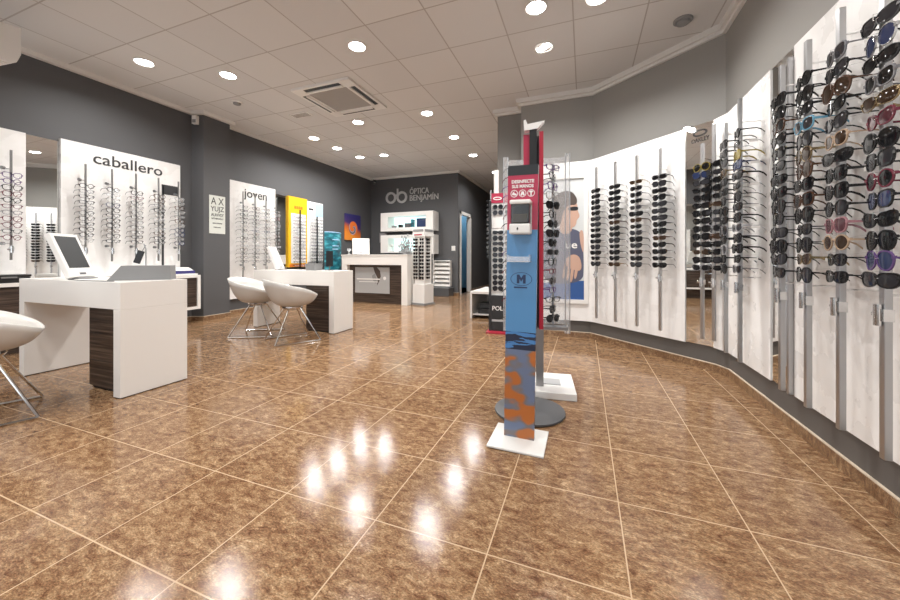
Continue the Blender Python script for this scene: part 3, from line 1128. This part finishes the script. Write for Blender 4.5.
# teal display
t = thing('advert_banner', 'teal rounded advertising banner left of the reception counter', 'banner', (-5.02, 6.20, 0))
arc = [(-.02, -.27)] + [(.07 * math.sin(PI * k / 8), -.27 + .54 * k / 8) for k in range(1, 8)] + [(-.02, .27)]
part('board', MB().prism(arc, .06, 1.46), M_teal, t)
part('top_edge', MB().prism(arc, 1.46, 1.475), M_skyblue, t)
for k, z in enumerate((1.30, 1.17, 1.10)):
    part('text_line', B(.058, .074, -.12, .10 - k * .03, z, z + .018), M_skyblue, t)
part('foot', B(-.12, .12, -.24, .24, 0, .06), M_greyd, t)

# ------------------------------------------------------------------ wall console on the left
t = thing('wall_console', 'long white wall console with dark wood drawers behind the near desk', 'console', (XL, 1.72, 0))
part('body', MB().ring([(-1.65, .215), (1.65, .215), (1.65, .685), (-1.65, .685)], [(-1.61, .25), (1.61, .25), (1.61, .65), (-1.61, .65)], .001, .40, frame_mx((0, 0, 0), (1, 0, 0))), M_white, t)
for k in range(4):
    y0 = -1.61 + k * .805
    dr = part('drawer', B(.02, .385, y0 + .004, y0 + .801, .252, .648), M_wood, t)
    part('pull', B(.385, .388, y0 + .25, y0 + .55, .63, .645), M_steel, dr)
part('plinth', B(.01, .25, -1.5, 1.55, 0, .215), M_wood, t)
# tray and black box standing on it
t = thing('display_tray', 'white shallow tray lined with indigo felt on the wall console', 'tray', (-5.17, 3.12, .685))
part('tray', B(-.16, .16, -.22, .22, 0, .022, bev=.004), M_whitep, t)
part('felt', B(-.13, .13, -.20, .20, .022, .062), M_purple, t)
part('lid', MB().prism_m([(-.16, .062), (.09, .062), (-.02, .105), (-.16, .105)], -.21, .21, Matrix(((1, 0, 0, 0), (0, 0, 1, 0), (0, 1, 0, 0), (0, 0, 0, 1)))), M_whitep, t)
t = thing('card_box', 'low black box on the console at the far left', 'box', (-5.14, 1.62, .685))
part('body', B(-.12, .12, -.14, .14, 0, .055, bev=.006), M_black, t)
part('lid', B(-.125, .125, -.145, .145, .056, .078, bev=.006), M_black, t)
part('clasp', B(.125, .128, -.05, .05, .045, .06), M_steel, t)

# ------------------------------------------------------------------ desks
def desk(x0, x1, y0, y1, h, label, group):
    t = thing('desk', label, 'desk', ((x0 + x1) / 2, (y0 + y1) / 2, 0), 0, group)
    w, dd = (x1 - x0) / 2, (y1 - y0) / 2
    part('top', B(-w, w, -dd, dd, h - .18, h, bev=.003), M_white, t)
    for s in (-1, 1):
        xa, xb = sorted((s * w, s * (w - .075)))
        part('side_panel', B(xa, xb, -dd, dd, .006, h - .18, bev=.002), M_white, t)
        part('foot_strip', B(xa + .005, xb - .005, -dd + .005, dd - .005, 0, .006), M_black, t)
    pd = part('pedestal', B(w - .075 - .40, w - .076, -dd + .055, dd - .01, .02, h - .181), M_wood, t)
    for z in (.20, .39):
        part('drawer_gap', B(w - .473, w - .08, -dd + .0535, -dd + .0552, z, z + .004), M_black, pd)
    part('pedestal_foot', B(w - .46, w - .09, -dd + .07, dd - .03, 0, .02), M_black, t)
    return t


desk(-4.13, -2.82, 1.385, 1.80, .76, 'nearest white desk with dark wood pedestal, below the caballero panel', 'white consulting desks')
desk(-4.14, -2.82, 3.485, 3.86, .76, 'farther white desk with dark wood pedestal, behind the two white chairs', 'white consulting desks')


def tilt_mirror(x, y, z, rz, label, s=1.0, screen=M_screen, name='monitor', cat='monitor', tilt=-22, wk=1.0):
    t = thing(name, label, cat, (x, y, z), rz)
    part('base', MB().lathe([(.085 * s, 0), (.085 * s, .006), (.06 * s, .012)], 20), M_steel, t, True)
    part('arm', MB().tube([(0, 0, .01), (0, .10 * s, .02), (0, .075 * s, .10 * s)], .012, 8), M_whitep, t)
    rot = Matrix.Translation((0, -.01, .015)) @ Matrix.Rotation(R(tilt), 4, 'X')
    part('casing', B(-.185 * s * wk, .185 * s * wk, 0, .035, .0, .36 * s, bev=.006, rot=rot), M_whitep, t)
    part('screen', B(-.185 * s * wk + .03, .185 * s * wk - .03, -.002, .0005, .075 * s, .335 * s, rot=rot), screen, t)
    part('badge', B(-.03 * s, .03 * s, -.002, .0005, .02 * s, .035 * s, rot=rot), M_greyd, t)


# grey felt display block with a small desk mirror
def placed(u, v, z):
    return on_z(u, v, z)


tilt_mirror(-3.66, 1.56, .76, R(124), 'white tilted monitor with black screen on the nearest desk', wk=.70)
t = thing('display_block', 'grey wedge-shaped eyewear display block on the nearest desk', 'display block', (-3.02, 1.635, .76), R(42))
part('block', MB().prism_m([(-.20, 0), (.17, 0), (.165, .105), (-.12, .105)], -.055, .055, Matrix(((1, 0, 0, 0), (0, 0, -1, 0), (0, 1, 0, 0), (0, 0, 0, 1)))), M_greyl, t)
t = thing('eyeglass_holder', 'small dark angled holder on a thin stem, standing on the grey block', 'holder', (-3.015, 1.635, .865), R(42))
part('stem', MB().tube([(.0, 0, 0), (.0, 0, .12), (-.012, 0, .16)], .004, 6), M_steel, t)
part('pad', B(-.075, -.035, -.015, .0, .0, .095, bev=.004, rot=Matrix.Rotation(R(18), 4, 'Y')), M_black, t)
part('arm', MB().tube([(-.03, -.005, .085), (0, 0, .15)], .003, 6), M_steel, t)
t = thing('cable', 'thin black cable lying along the front of the nearest desk top', 'cable', (-3.2, 1.41, .7625))
part('lead', MB().tube([(-.40, .10, 0), (-.32, .01, 0), (-.15, -.012, 0), (.05, -.008, 0), (.16, .0, 0), (.22, .02, 0)], .003, 6), M_black, t)

p = (-3.80, 3.62, .76)
tilt_mirror(-3.84, 3.66, .76, R(116), 'white tilted monitor on the farther desk, seen against the joven panel', .9, M_whitep, wk=.75)
t = thing('glasses_tray', 'grey box-shaped tray on the farther desk before the pale blue panel', 'tray', (-3.28, 3.66, .76))
part('tray', B(-.075, .075, -.07, .07, 0, .075, bev=.004), M_greyl, t)
part('rim', MB().ring([(-.08, -.075), (.08, -.075), (.08, .075), (-.08, .075)], [(-.068, -.063), (.068, -.063), (.068, .063), (-.068, .063)], .075, .088), M_greyl, t)
t = thing('table_mirror', 'small dark upright mirror on the farther desk before the teal banner', 'mirror', (-3.03, 3.66, .76), R(15))
part('base', MB().lathe([(.06, 0), (.06, .008), (.02, .014)], 18), M_chrome, t)
part('stem', MB().tube([(0, 0, .012), (0, 0, .06)], .006, 8), M_chrome, t)
part('mirror_plate', B(-.045, .045, -.008, .008, .055, .25, bev=.004), M_screen, t)

# ------------------------------------------------------------------ chairs
def chair(x, y, rz, label):
    t = thing('tub_chair', label, 'chair', (x, y, 0), rz, 'white tub chairs')
    mb = MB()
    NA, NS = 40, 12
    rows = []
    for i in range(NS + 1):
        s = i / NS
        row = []
        for k in range(NA):
            a = 2 * PI * k / NA
            c, sn = math.cos(a), math.sin(a)
            back = (1 - sn) / 2                               # 1 at the back (-y), 0 at the front
            rim = .490 + .200 * (back ** .75)
            rx = .30 - .03 * (1 - back)
            ry = .27 if sn < 0 else .25
            rad = s ** .62
            px = rx * rad * math.copysign(abs(c) ** .85, c)
            py = ry * rad * math.copysign(abs(sn) ** .85, sn)
            z = .385 + (rim - .385) * (s ** 3.0) + .012 * (1 - s)
            row.append(mb.bm.verts.new((px, py - .03 * s * s * back, z)))
        rows.append(row)
        if i == 0:
            pass
    for A, C in zip(rows, rows[1:]):
        for k in range(NA):
            try:
                mb.bm.faces.new((A[k], A[(k + 1) % NA], C[(k + 1) % NA], C[k]))
            except ValueError:
                pass
    bmesh.ops.remove_doubles(mb.bm, verts=mb.bm.verts, dist=1e-5)
    sh = part('shell', mb, M_shell, t, True)
    md = sh.modifiers.new('thickness', 'SOLIDIFY')
    md.thickness = .012
    md.offset = 0
    part('hub', MB().lathe([(.10, .355), (.11, .37), (.11, .385)], 20), M_chrome, t)
    for sx in (-1, 1):
        for sy in (-1, 1):
            part('leg', MB().tube([(sx * .08, sy * .06, .365), (sx * .225, sy * .235, .009)], .0075, 8), M_chrome, t)
        part('runner', MB().tube([(sx * .225, -.235, .008), (sx * .225, .235, .008)], .0078, 8), M_chrome, t)
    return t


chair(-3.06, 3.08, R(-30), 'white tub chair in front, at the farther desk, back towards the viewer')
chair(-3.70, 3.18, R(-62), 'white tub chair at the left end of the farther desk, seen from its side')
chair(-3.22, .92, R(-22), 'white tub chair cut off by the left edge, at the nearest desk')

# ------------------------------------------------------------------ reception counter
t = thing('reception_counter', 'white reception counter with dark wood front below the logo', 'counter', (-3.97, 6.30, 0))
w = .77
part('top', B(-w, w, -.20, .35, .78, .97, bev=.004), M_white, t)
part('worktop_edge', B(-w - .01, w + .01, -.21, .36, .97, .99), M_white, t)
part('side_panel', B(w - .13, w, -.20, .35, .0, .78), M_white, t)
part('side_panel', B(-w, -w + .13, -.20, .35, .0, .78), M_white, t)
part('front_panel', B(-w + .13, w - .13, -.10, -.06, .0, .78), M_wood, t)
po = part('poster', B(-.50, .32, -.108, -.1005, .20, .73), M_silverprint, t, label='silver poster with a dark-haired figure')
part('poster_figure', MB().prism_m([(-.06, .73), (.03, .73), (.10, .66), (.12, .55), (.08, .44), (.03, .36), (.05, .50), (-.02, .62)], .1085, .1105, frame_mx((0, 0, 0), (0, -1, 0))), M_hair, po)
part('poster_figure', MB().prism_m([(-.09, .56), (-.02, .60), (.03, .48), (.0, .40), (-.07, .47)], .1085, .110, frame_mx((0, 0, 0), (0, -1, 0))), M_greyl, po)
part('poster_text', B(-.46, .10, -.112, -.1085, .475, .50), M_whitep, po)
part('poster_text', B(-.40, .06, -.112, -.1085, .425, .44), M_whitep, po)
part('poster_dot', MB().prism_m(ellipse(.035, .035, 16, .21, .51), .1085, .111, frame_mx((0, 0, 0), (0, -1, 0))), M_whitep, po)
tilt_mirror(-4.42, 6.33, .99, R(38), 'white tilted monitor on the reception counter', .95, M_whitep, tilt=-12)
t = thing('black_mat', 'flat black keyboard tray on the reception counter top', 'tray', (-3.93, 6.32, .99))
part('tray', B(-.20, .45, -.10, .12, 0, .03, bev=.004), M_black, t)
part('keys', B(-.17, .42, -.08, .09, .03, .035), M_greyd, t)
t = thing('desk_ornament', 'small clear glass ornament on the counter left of the monitor', 'ornament', (-4.66, 6.24, .99))
part('foot', MB().lathe([(.04, 0), (.04, .01), (.012, .02), (.012, .06)], 14), M_clear, t, True)
part('bowl', MB().lathe([(.012, .06), (.045, .09), (.04, .13)], 14), M_clear, t, True)

# ------------------------------------------------------------------ back wall
def sign():
    t = thing('shop_sign', 'grey lettered shop sign with a spectacles logo on the back wall', 'sign', (-4.08, 8.2, 2.54))
    mx = frame_mx((0, 0, 0), (0, -1, 0))
    for k, cx in enumerate((-.70, -.375)):
        part('logo_ring', MB().ring(ellipse(.155, .155, 28, cx, -.03), ellipse(.10, .10, 28, cx, -.03), .002, .03, mx), M_signgrey, t)
    part('logo_bar', MB().prism_m([(-.57, .01), (-.50, .01), (-.50, .05), (-.57, .05)], .002, .029, mx), M_signgrey, t)
    part('logo_stem', MB().prism_m([(-.52, .03), (-.475, .03), (-.475, .20), (-.52, .20)], .002, .029, mx), M_signgrey, t)
    link('lettering', text_mesh('\u00d3PTICA', .205, mx @ Matrix.Translation((-.10, .095, .016)), M_signgrey, .026, 'LEFT', width=.54), t)
    link('lettering', text_mesh('BENJAM\u00cdN', .205, mx @ Matrix.Translation((-.10, -.075, .016)), M_signgrey, .026, 'LEFT', width=.80), t)
    # shift words right of the logo
    ch = [c for c in t.children if c.name.startswith('lettering')]
    for c in ch:
        xs = [v.co.x for v in c.data.vertices]
        c.data.transform(Matrix.Translation((-.14 - min(xs), 0, 0)))


sign()


def niche(x0, x1, z0, z1, label, hole):
    t = thing('wall_niche', label, 'display cabinet', ((x0 + x1) / 2, 8.2, z0), 0, 'lit display niches')
    w, h = (x1 - x0) / 2, z1 - z0
    mx = frame_mx((0, 0, 0), (0, -1, 0))
    a, b, c, d_ = hole
    part('box', MB().ring([(-w, 0), (w, 0), (w, h), (-w, h)], [(a, c), (b, c), (b, d_), (a, d_)], .001, .36, mx), M_white, t)
    part('back_light', MB().prism_m([(a, c), (b, c), (b, d_), (a, d_)], .003, .02, mx), M_niche, t)
    return t


niche(-4.88, -3.42, 1.60, 2.07, 'upper white lit display niche on the back wall', (-.52, .54, .085, .37))
niche(-4.88, -3.42, 1.02, 1.50, 'lower white lit display niche on the back wall, behind the carousel', (-.52, .54, .07, .40))
for k, (x, ww, hh, m, lab) in enumerate(((-4.55, .10, .06, M_greyl, 'grey low box at the left of the upper niche'), (-4.36, .10, .08, M_black, 'black low case in the upper niche, left of centre'),
                                         (-4.14, .17, .11, M_greyd, 'dark grey case in the middle of the upper niche'), (-4.02, .06, .20, M_teal, 'slim dark teal bottle-shaped case in the upper niche'),
                                         (-3.74, .30, .22, M_navy, 'large navy handbag-like case at the right of the upper niche'))):
    t = thing('display_case', lab, 'case', (x, 7.96, 1.686), 0, 'cases in the lit niches')
    part('body', B(-ww / 2, ww / 2, -.05, .05, 0, hh * .8, bev=.006), m, t)
    part('lid', B(-ww / 2 - .003, ww / 2 + .003, -.053, .053, hh * .8, hh, bev=.004), m, t)
for k, (x, lab) in enumerate(((-4.62, 'pale vase-shaped stand at the left of the lower niche'), (-4.42, 'pale vase-shaped stand in the middle of the lower niche'))):
    t = thing('glass_stand', lab, 'stand', (x, 7.98, 1.091), 0, 'stands in the lower niche')
    part('foot', MB().lathe([(.05, 0), (.05, .01), (.015, .02), (.015, .1)], 14), M_clear, t, True)
    part('cup', MB().lathe([(.015, .1), (.05, .14), (.045, .18)], 14), M_whitep, t, True)
t = thing('flower_branch', 'grey leafy decoration standing before the lower niche', 'decoration', (-4.08, 7.72, 0))
part('pot', MB().lathe([(.08, 0), (.10, .30), (.09, .32)], 16), M_greyd, t, True)
br_ = MB()
lf = MB()
for k in range(22):
    a, b = random.uniform(0, 2 * PI), random.uniform(.03, .14)
    top = Vector((b * math.cos(a), b * math.sin(a) * .7, random.uniform(.95, 1.50)))
    br_.tube([(0, 0, .3), (top.x * .3, top.y * .3, .8), top], .004, 5)
    for q in range(4):
        c = top + Vector((random.uniform(-.05, .05), random.uniform(-.05, .05), -q * .07))
        lf.box(c.x - .018, c.x + .018, c.y - .004, c.y + .004, c.z - .03, c.z + .03)
part('stems', br_, M_greyl, t)
part('leaves', lf, M_silverprint, t)
t = thing('wall_plate', 'small pale grey square plate on the back wall left of the niches', 'plate', (-5.02, 8.2, 1.33))
part('plate', B(-.115, .115, -.012, -.001, 0, .26), M_greyl, t)
part('plate_edge', B(-.095, .095, -.014, -.012, .02, .24), M_silverprint, t)
t = thing('light_switch', 'white light switch on the back wall by the doorway', 'switch', (-3.02, 8.2, 1.10))
part('plate', B(-.05, .05, -.01, -.001, 0, .12, bev=.003), M_whitep, t)
part('rocker', B(-.032, .032, -.015, -.01, .025, .095), M_white, t)
# leaflet rack and box below
t = thing('leaflet_rack', 'white six-tier leaflet rack on the back wall by the doorway', 'rack', (-3.28, 8.2, .22))
part('back', B(-.21, .21, -.02, -.001, 0, .64), M_whitep, t)
for k in range(7):
    part('tier', B(-.21, .21, -.13, -.02, k * .103, k * .103 + .012), M_whitep, t)
for k in range(6):
    part('leaflets', B(-.195, .195, -.11, -.085, k * .103 + .012, k * .103 + .062), M_white, t)
for s in (-1, 1):
    part('side', B(s * .21 - .006, s * .21 + .006, -.135, -.001, 0, .64), M_whitep, t)
t = thing('storage_box', 'dark grey low box on the floor below the leaflet rack', 'box', (-3.28, 7.98, 0))
part('body', B(-.28, .28, -.16, .16, 0, .17, bev=.006), M_greyd, t)
part('lid', B(-.285, .285, -.165, .165, .17, .20, bev=.006), M_greyd, t)

# ------------------------------------------------------------------ white carousel by the counter
t = thing('sunglasses_carousel', 'white square sunglasses carousel beside the reception counter', 'display stand', (-2.985, 6.36, 0), R(-14))
hw = .148
part('base', B(-hw - .015, hw + .015, -hw - .015, hw + .015, 0, .04), M_greyl, t)
part('cabinet', B(-hw, hw, -hw, hw, .04, .41, bev=.004), M_whitep, t)
part('column', B(-hw + .03, hw - .03, -hw + .03, hw - .03, .41, 1.34), M_whitep, t)
hd = part('header', B(-hw, hw, -hw, hw, 1.34, 1.49, bev=.004), M_whitep, t)
part('header_strip', B(-hw + .02, hw - .02, -hw - .003, -hw, 1.43, 1.48), M_greyl, hd)
part('header_strip', B(hw, hw + .003, -hw + .02, hw - .02, 1.43, 1.48), M_greyl, hd)
part('header_text', B(-hw + .04, hw - .06, -hw - .003, -hw, 1.362, 1.385), M_red, hd)
part('centre_strip', B(-.012, .012, -hw + .022, -hw + .03, .50, 1.15), M_black, t)
for sx in (-1, 1):
    for sy in (-1, 1):
        part('corner_post', B(sx * hw - .006 * (1 + sx), sx * hw + .006 * (1 - sx), sy * hw - .006 * (1 + sy), sy * hw + .006 * (1 - sy), .41, 1.34), M_whitep, t)
ca = R(-14)


def on_car(lx, ly):
    return -2.985 + lx * math.cos(ca) - ly * math.sin(ca), 6.36 + lx * math.sin(ca) + ly * math.cos(ca)


for face, lx, ly, dr in (('front left column', -.080, -.143, 0), ('front right column', .080, -.143, 0), ('right-hand side', .143, -.02, PI / 2)):
    for i in range(12):
        x, y = on_car(lx, ly)
        o = eyewear('sunglasses', 'sunglasses', (x, y, 1.28 - i * .068), ca + dr, random.choice(SUN_SHAPES), random.choice(['black', 'black', 'tortoiseshell']), 'dark',
                    'dark sunglasses, %s in the %s of the white carousel' % (ordinal(i, 12), face), 'sunglasses on the white carousel', parts=False)
        o.scale = (.86, .18, 1)

# ------------------------------------------------------------------ low bench and far rods by the corridor
t = thing('low_bench', 'low white open display bench behind the black sunglasses stand', 'bench', (-1.42, 5.62, 0))
part('top', B(-.21, .235, -.46, .46, .375, .41), M_white, t)
part('side_panel', B(-.21, -.18, -.46, .46, 0, .375), M_white, t)
part('side_panel', B(.205, .235, -.46, .46, 0, .375), M_white, t)
part('back_panel', B(-.18, .205, .42, .46, 0, .375), M_white, t)
part('shelf', B(-.18, .205, -.44, .42, .05, .07), M_white, t)
for k, (yy, zz) in enumerate(((-.36, .0701), (-.30, .146))):
    t = thing('shoe_box', ['lower black box on the shelf of the low white bench', 'upper black box on the shelf of the low white bench'][k], 'box', (-1.40, 5.62 + yy + .08, zz), R(4 * k), 'black boxes in the bench')
    part('body', B(-.12, .12, -.12, .12, 0, .055, bev=.004), M_black, t)
    part('lid', B(-.125, .125, -.125, .125, .055, .075, bev=.004), M_black, t)
zf = [1.84 - .075 * i for i in range(13)]
for k, yy in enumerate((5.55, 6.15)):
    where = ['nearer', 'farther'][k] + ' corridor rod'
    xx = -1.40
    t = thing('display_rod', 'thin tall silver eyewear rod on the white bench, %s one by the corridor' % ['nearer', 'farther'][k], 'display rod', (xx, yy, .41), 0, 'eyewear rods by the corridor')
    part('rod', B(-.012, .012, -.012, .012, 0, 1.60), M_alu, t)
    if yy > 6.05:
        t.location.y = 6.0
        yy = 6.0
    for z in zf:
        part('hook', MB().tube([(0, 0, z + .004 - .41), (-.055, -.02, z + .004 - .41)], .002, 4), M_chrome, t)
    for i, z in enumerate(zf):
        eyewear('eyeglasses', 'eyeglasses', (xx - .055, yy - .02, z), R(-62), random.choice(EYE_SH), random.choice(['grey', 'black', 'silver']), 'grey',
                'small dark eyeglasses, %s, %s behind the black stand' % (ordinal(i, 13), where), 'eyewear by the corridor', parts=False)

# ------------------------------------------------------------------ black stand with red header
bx, by = -.93, 4.36
brz = R(4)
t = thing('sunglasses_stand', 'black sunglasses stand with red header and white post, left of the totem', 'display stand', (bx, by, 0), brz)
part('base', B(-.20, .20, -.17, .17, 0, .025, bev=.004), M_red, t)
part('lower_panel', B(-.155, .165, -.10, .10, .025, .46), M_black, t)
part('board', B(-.155, .165, -.06, .06, .46, 1.60), M_whitep, t)
part('edge', B(-.175, -.150, -.11, .11, .025, 1.62), M_black, t)
part('edge', B(.165, .185, -.11, .11, .025, 1.62), M_black, t)
part('header', B(-.15, .165, -.07, .07, 1.60, 1.72), M_redp, t)
part('label_card', B(-.145, .01, -.066, -.061, 1.29, 1.42), M_whitep, t)
part('post', MB().tube([(-.10, 0, 1.72), (-.10, 0, 2.02)], .032, 16), M_whitep, t, True)
mx = frame_mx((0, 0, 0), (0, -1, 0))
part('header_mark', MB().ring(ellipse(.055, .022, 20, -.075, 1.655), ellipse(.04, .010, 20, -.075, 1.655), .071, .073, mx), M_whitep, t)
link('lettering', text_mesh('POL', .075, mx @ Matrix.Translation((-.07, .30, .101)), M_whitep, .002, width=.13, bold=.001), t)
part('text_bar', B(-.14, .02, -.102, -.1005, .14, .165), M_silverprint, t)


def on_bs(lx, ly):
    return bx + lx * math.cos(brz) - ly * math.sin(brz), by + lx * math.sin(brz) + ly * math.cos(brz)


for cidx, lx in enumerate((-.068, .085)):
    rows = [1.55, 1.48] + [1.235 - .069 * i for i in range(11)]
    for i, z in enumerate(rows):
        x, y = on_bs(lx, -.078)
        o = eyewear('sunglasses', 'sunglasses', (x, y, z), brz, random.choice(SUN_SHAPES), random.choice(['black', 'black', 'grey']), random.choice(['dark', 'grey']),
                    'dark sunglasses, %s in the %s column of the black stand' % (ordinal(i, len(rows)), ['left', 'right'][cidx]), 'sunglasses on the black stand', parts=False)
        o.scale = (.98, .12, 1)

# ------------------------------------------------------------------ clear acrylic spinner
sx0, sy0, srz = -.325, 2.575, R(7)
t = thing('acrylic_rack', 'tall clear acrylic eyewear rack on a white square base behind the totem', 'display stand', (sx0, sy0, 0), srz)
bs = part('base', B(-.13, .26, -.21, .20, 0, .045, bev=.004), M_whitep, t)
part('base_plate', B(.05, .17, -.06, .06, .045, .050), M_silverprint, bs)
part('stem', B(.005, .055, -.11, -.07, .045, .45), M_steel, t)
part('stem_bracket', B(-.20, .215, -.10, -.02, .43, .45), M_steel, t)
for s, xx in ((-1, -.205), (1, .215)):
    part('side_post', B(xx - .018, xx + .018, -.05, .05, .40, 1.64), M_clear, t)
    part('post_edge', B(xx - .018, xx - .012, -.053, -.05, .40, 1.64), M_alu, t)
    part('post_edge', B(xx + .012, xx + .018, -.053, -.05, .40, 1.64), M_alu, t)
part('back_sheet', B(-.187, .197, .03, .034, .45, 1.60), M_clear, t)
part('top_cap', B(-.187, .197, -.05, .05, 1.585, 1.615), M_clear, t)
for xx in (-.10, .12):
    part('rod', B(xx - .008, xx + .008, .004, .020, .45, 1.585), M_alu, t)


def on_sp(lx, ly):
    return sx0 + lx * math.cos(srz) - ly * math.sin(srz), sy0 + lx * math.sin(srz) + ly * math.cos(srz)


NSP = 17
for cidx, lx in enumerate((-.10, .12)):
    for i in range(NSP):
        z = 1.535 - i * .064
        for hx in (lx - .012, lx + .010):
            part('hook', B(hx, hx + .002, -.105, .006, z + .0045, z + .0065), M_chrome, t)
        x, y = on_sp(lx, -.10)
        fc, lc = random.choice([('black', 'clear'), ('black', 'grey'), ('purple', 'clear'), ('red', 'clear'), ('grey', 'grey'), ('black', 'dark'), ('silver', 'clear')])
        eyewear('eyeglasses', 'eyeglasses', (x, y, z), srz + R(random.uniform(40, 75)), random.choice(EYE_SH), fc, lc,
                '%s eyeglasses, %s in the %s column of the clear acrylic rack' % (fc, ordinal(i, NSP), ['left', 'right'][cidx]), 'eyewear on the acrylic rack', parts=False)

# ------------------------------------------------------------------ red and black banner on the round grey base
t = thing('banner_stand', 'tall red and black banner stand on a round grey base behind the totem', 'banner stand', (-.306, 2.15, 0), R(8))
part('base', MB().lathe([(.200, 0), (.207, .006), (.205, .014), (.19, .018)], 48), M_greyd, t, True)
part('post', B(-.012, .012, .0, .03, .018, .55), M_steel, t)
part('red_panel', B(-.035, .012, -.005, .020, .50, 1.66), M_redp, t)
part('black_panel', B(.000, .042, -.030, -.008, .50, 1.68), M_black, t)
part('red_edge', B(.056, .080, -.030, .020, .50, 1.665), M_red, t)
part('backing', B(-.035, .080, .020, .026, .50, 1.655), M_greyd, t)
part('light_cap', MB().prism_m([(-.03, 1.675), (.045, 1.682), (.088, 1.725), (-.012, 1.712), (-.022, 1.74), (-.034, 1.735)], -.01, .035, frame_mx((0, 0, 0), (0, -1, 0))), M_whitep, t)

# ------------------------------------------------------------------ hand sanitiser totem
t = thing('sanitiser_totem', 'hand sanitiser totem with red top, blue body and orange print below', 'sanitiser stand', (-.308, 1.80, .0022))
t.rotation_euler = (0, R(.9), 0)
ww = .0755
part('foot_plate', B(-.135, .135, -.138, .115, 0, .010, bev=.003), mat('white_steel', (.74, .73, .70), .35), t)
part('lower_panel', B(-ww, ww, -.012, .012, .010, .545), M_stripes, t)
part('blue_panel', B(-ww, ww, -.012, .012, .545, 1.06), M_blue, t)
rp = part('red_panel', B(-ww, ww, -.012, .012, 1.06, 1.335), M_redp, t)
part('red_flap', B(.045, ww, -.0125, -.0115, 1.06, 1.14), M_redp, t)
part('black_header', B(-ww, ww, -.013, .013, 1.335, 1.385), M_black, t)
mx = frame_mx((0, -.0125, 0), (0, -1, 0))
link('lettering', text_mesh('DESINFECTE', .022, mx @ Matrix.Translation((0, 1.302, .0008)), M_whitep, .001, width=.112, bold=.0008), rp)
link('lettering', text_mesh('SUS MANOS', .022, mx @ Matrix.Translation((0, 1.278, .0008)), M_whitep, .001, width=.108, bold=.0008), rp)
for k, cx in enumerate((-.042, 0, .042)):
    ic = part('icon', MB().ring(ellipse(.0185, .0185, 20, cx, 1.243), ellipse(.0155, .0155, 20, cx, 1.243), 0, .001, mx), M_whitep, rp)
    sym = [[(-.012, -.006), (.010, -.010), (.013, -.002), (-.002, .004), (.004, .012), (-.008, .006)],
           [(-.011, -.009), (-.004, -.012), (.0, -.004), (.004, -.012), (.011, -.009), (.005, .010), (-.005, .010)],
           [(-.003, -.014), (.003, -.014), (.003, .002), (.011, .006), (.006, .012), (-.006, .012), (-.011, .006), (-.003, .002)]][k]
    part('symbol', MB().prism_m([(cx + a, 1.243 + b) for a, b in sym], 0, .001, mx), M_whitep, ic)
# emblem
part('emblem_oval', MB().ring(ellipse(.054, .034, 36, 0, .812), ellipse(.0515, .0318, 36, 0, .812), 0, .0008, mx), M_navy, t)
part('emblem_letter', MB().prism_m([(-.022 + a * .044, .790 + b * .044) for a, b in ((0, 0), (.30, 0), (.30, .52), (.5, .2), (.70, .52), (.70, 0), (1, 0), (1, 1), (.72, 1), (.5, .62), (.28, 1), (0, 1))], 0, .0008, mx), M_navy, t)
part('emblem_word', MB().prism_m([(-.036, .766), (.030, .766), (.030, .773), (-.036, .773)], 0, .0007, mx), M_navy, t)
# dispenser (fixed to the totem)
dp = part('dispenser', B(-.052, .050, -.085, -.012, 1.035, 1.085, bev=.008), M_whitep, t)
part('dispenser_back', B(-.050, .048, -.022, -.0121, 1.085, 1.20), M_whitep, dp)
part('reservoir', B(-.046, .044, -.080, -.022, 1.086, 1.185, bev=.005), M_smoke, dp)
part('gel', B(-.036, .034, -.070, -.030, 1.09, 1.135, bev=.004), M_gel, dp)
part('dispenser_lid', B(-.052, .050, -.085, -.012, 1.180, 1.202, bev=.008), M_whitep, dp)
part('drop_mark', MB().prism_m(ellipse(.004, .007, 12, -.010, 1.060), .0855 - .0125, .0865 - .0125, mx), M_dark, dp)
tr = MB()
tr.box(-.058, .048, -.085, -.012, .898, .903)
tr.box(-.058, .048, -.087, -.083, .898, .925)
tr.box(-.060, -.056, -.087, -.012, .898, .935)
tr.box(.046, .050, -.087, -.012, .898, .935)
part('drip_tray', tr, M_clear, t)

# ------------------------------------------------------------------ light, world, view
w = bpy.data.worlds.new('daylight')
S.world = w
w.use_nodes = True
bg = w.node_tree.nodes['Background']
bg.inputs[0].default_value = (0.86, 0.93, 1.0, 1)
bg.inputs[1].default_value = 1.8
l = bpy.data.lights.new('window_portal', 'AREA')
l.shape = 'RECTANGLE'
l.size, l.size_y = 5.7, 2.3
l.cycles.is_portal = True
o = bpy.data.objects.new('window_portal', l)
o.location = (-2.07, YF - 0.16, 1.55)
o.rotation_euler = (-PI / 2, 0, PI)
COL.objects.link(o)
o.rotation_euler = (PI / 2, 0, 0)
vs = S.view_settings
S.display_settings.display_device = 'sRGB'
vs.view_transform = 'Standard'
vs.look = 'None'
vs.gamma = 1
vs.use_curve_mapping = False
vs.exposure = 0.45
S.cycles.max_bounces = 12
S.cycles.diffuse_bounces = 6
S.cycles.transparent_max_bounces = 32
S.cycles.use_denoising = True
S.cycles.sample_clamp_indirect = 8
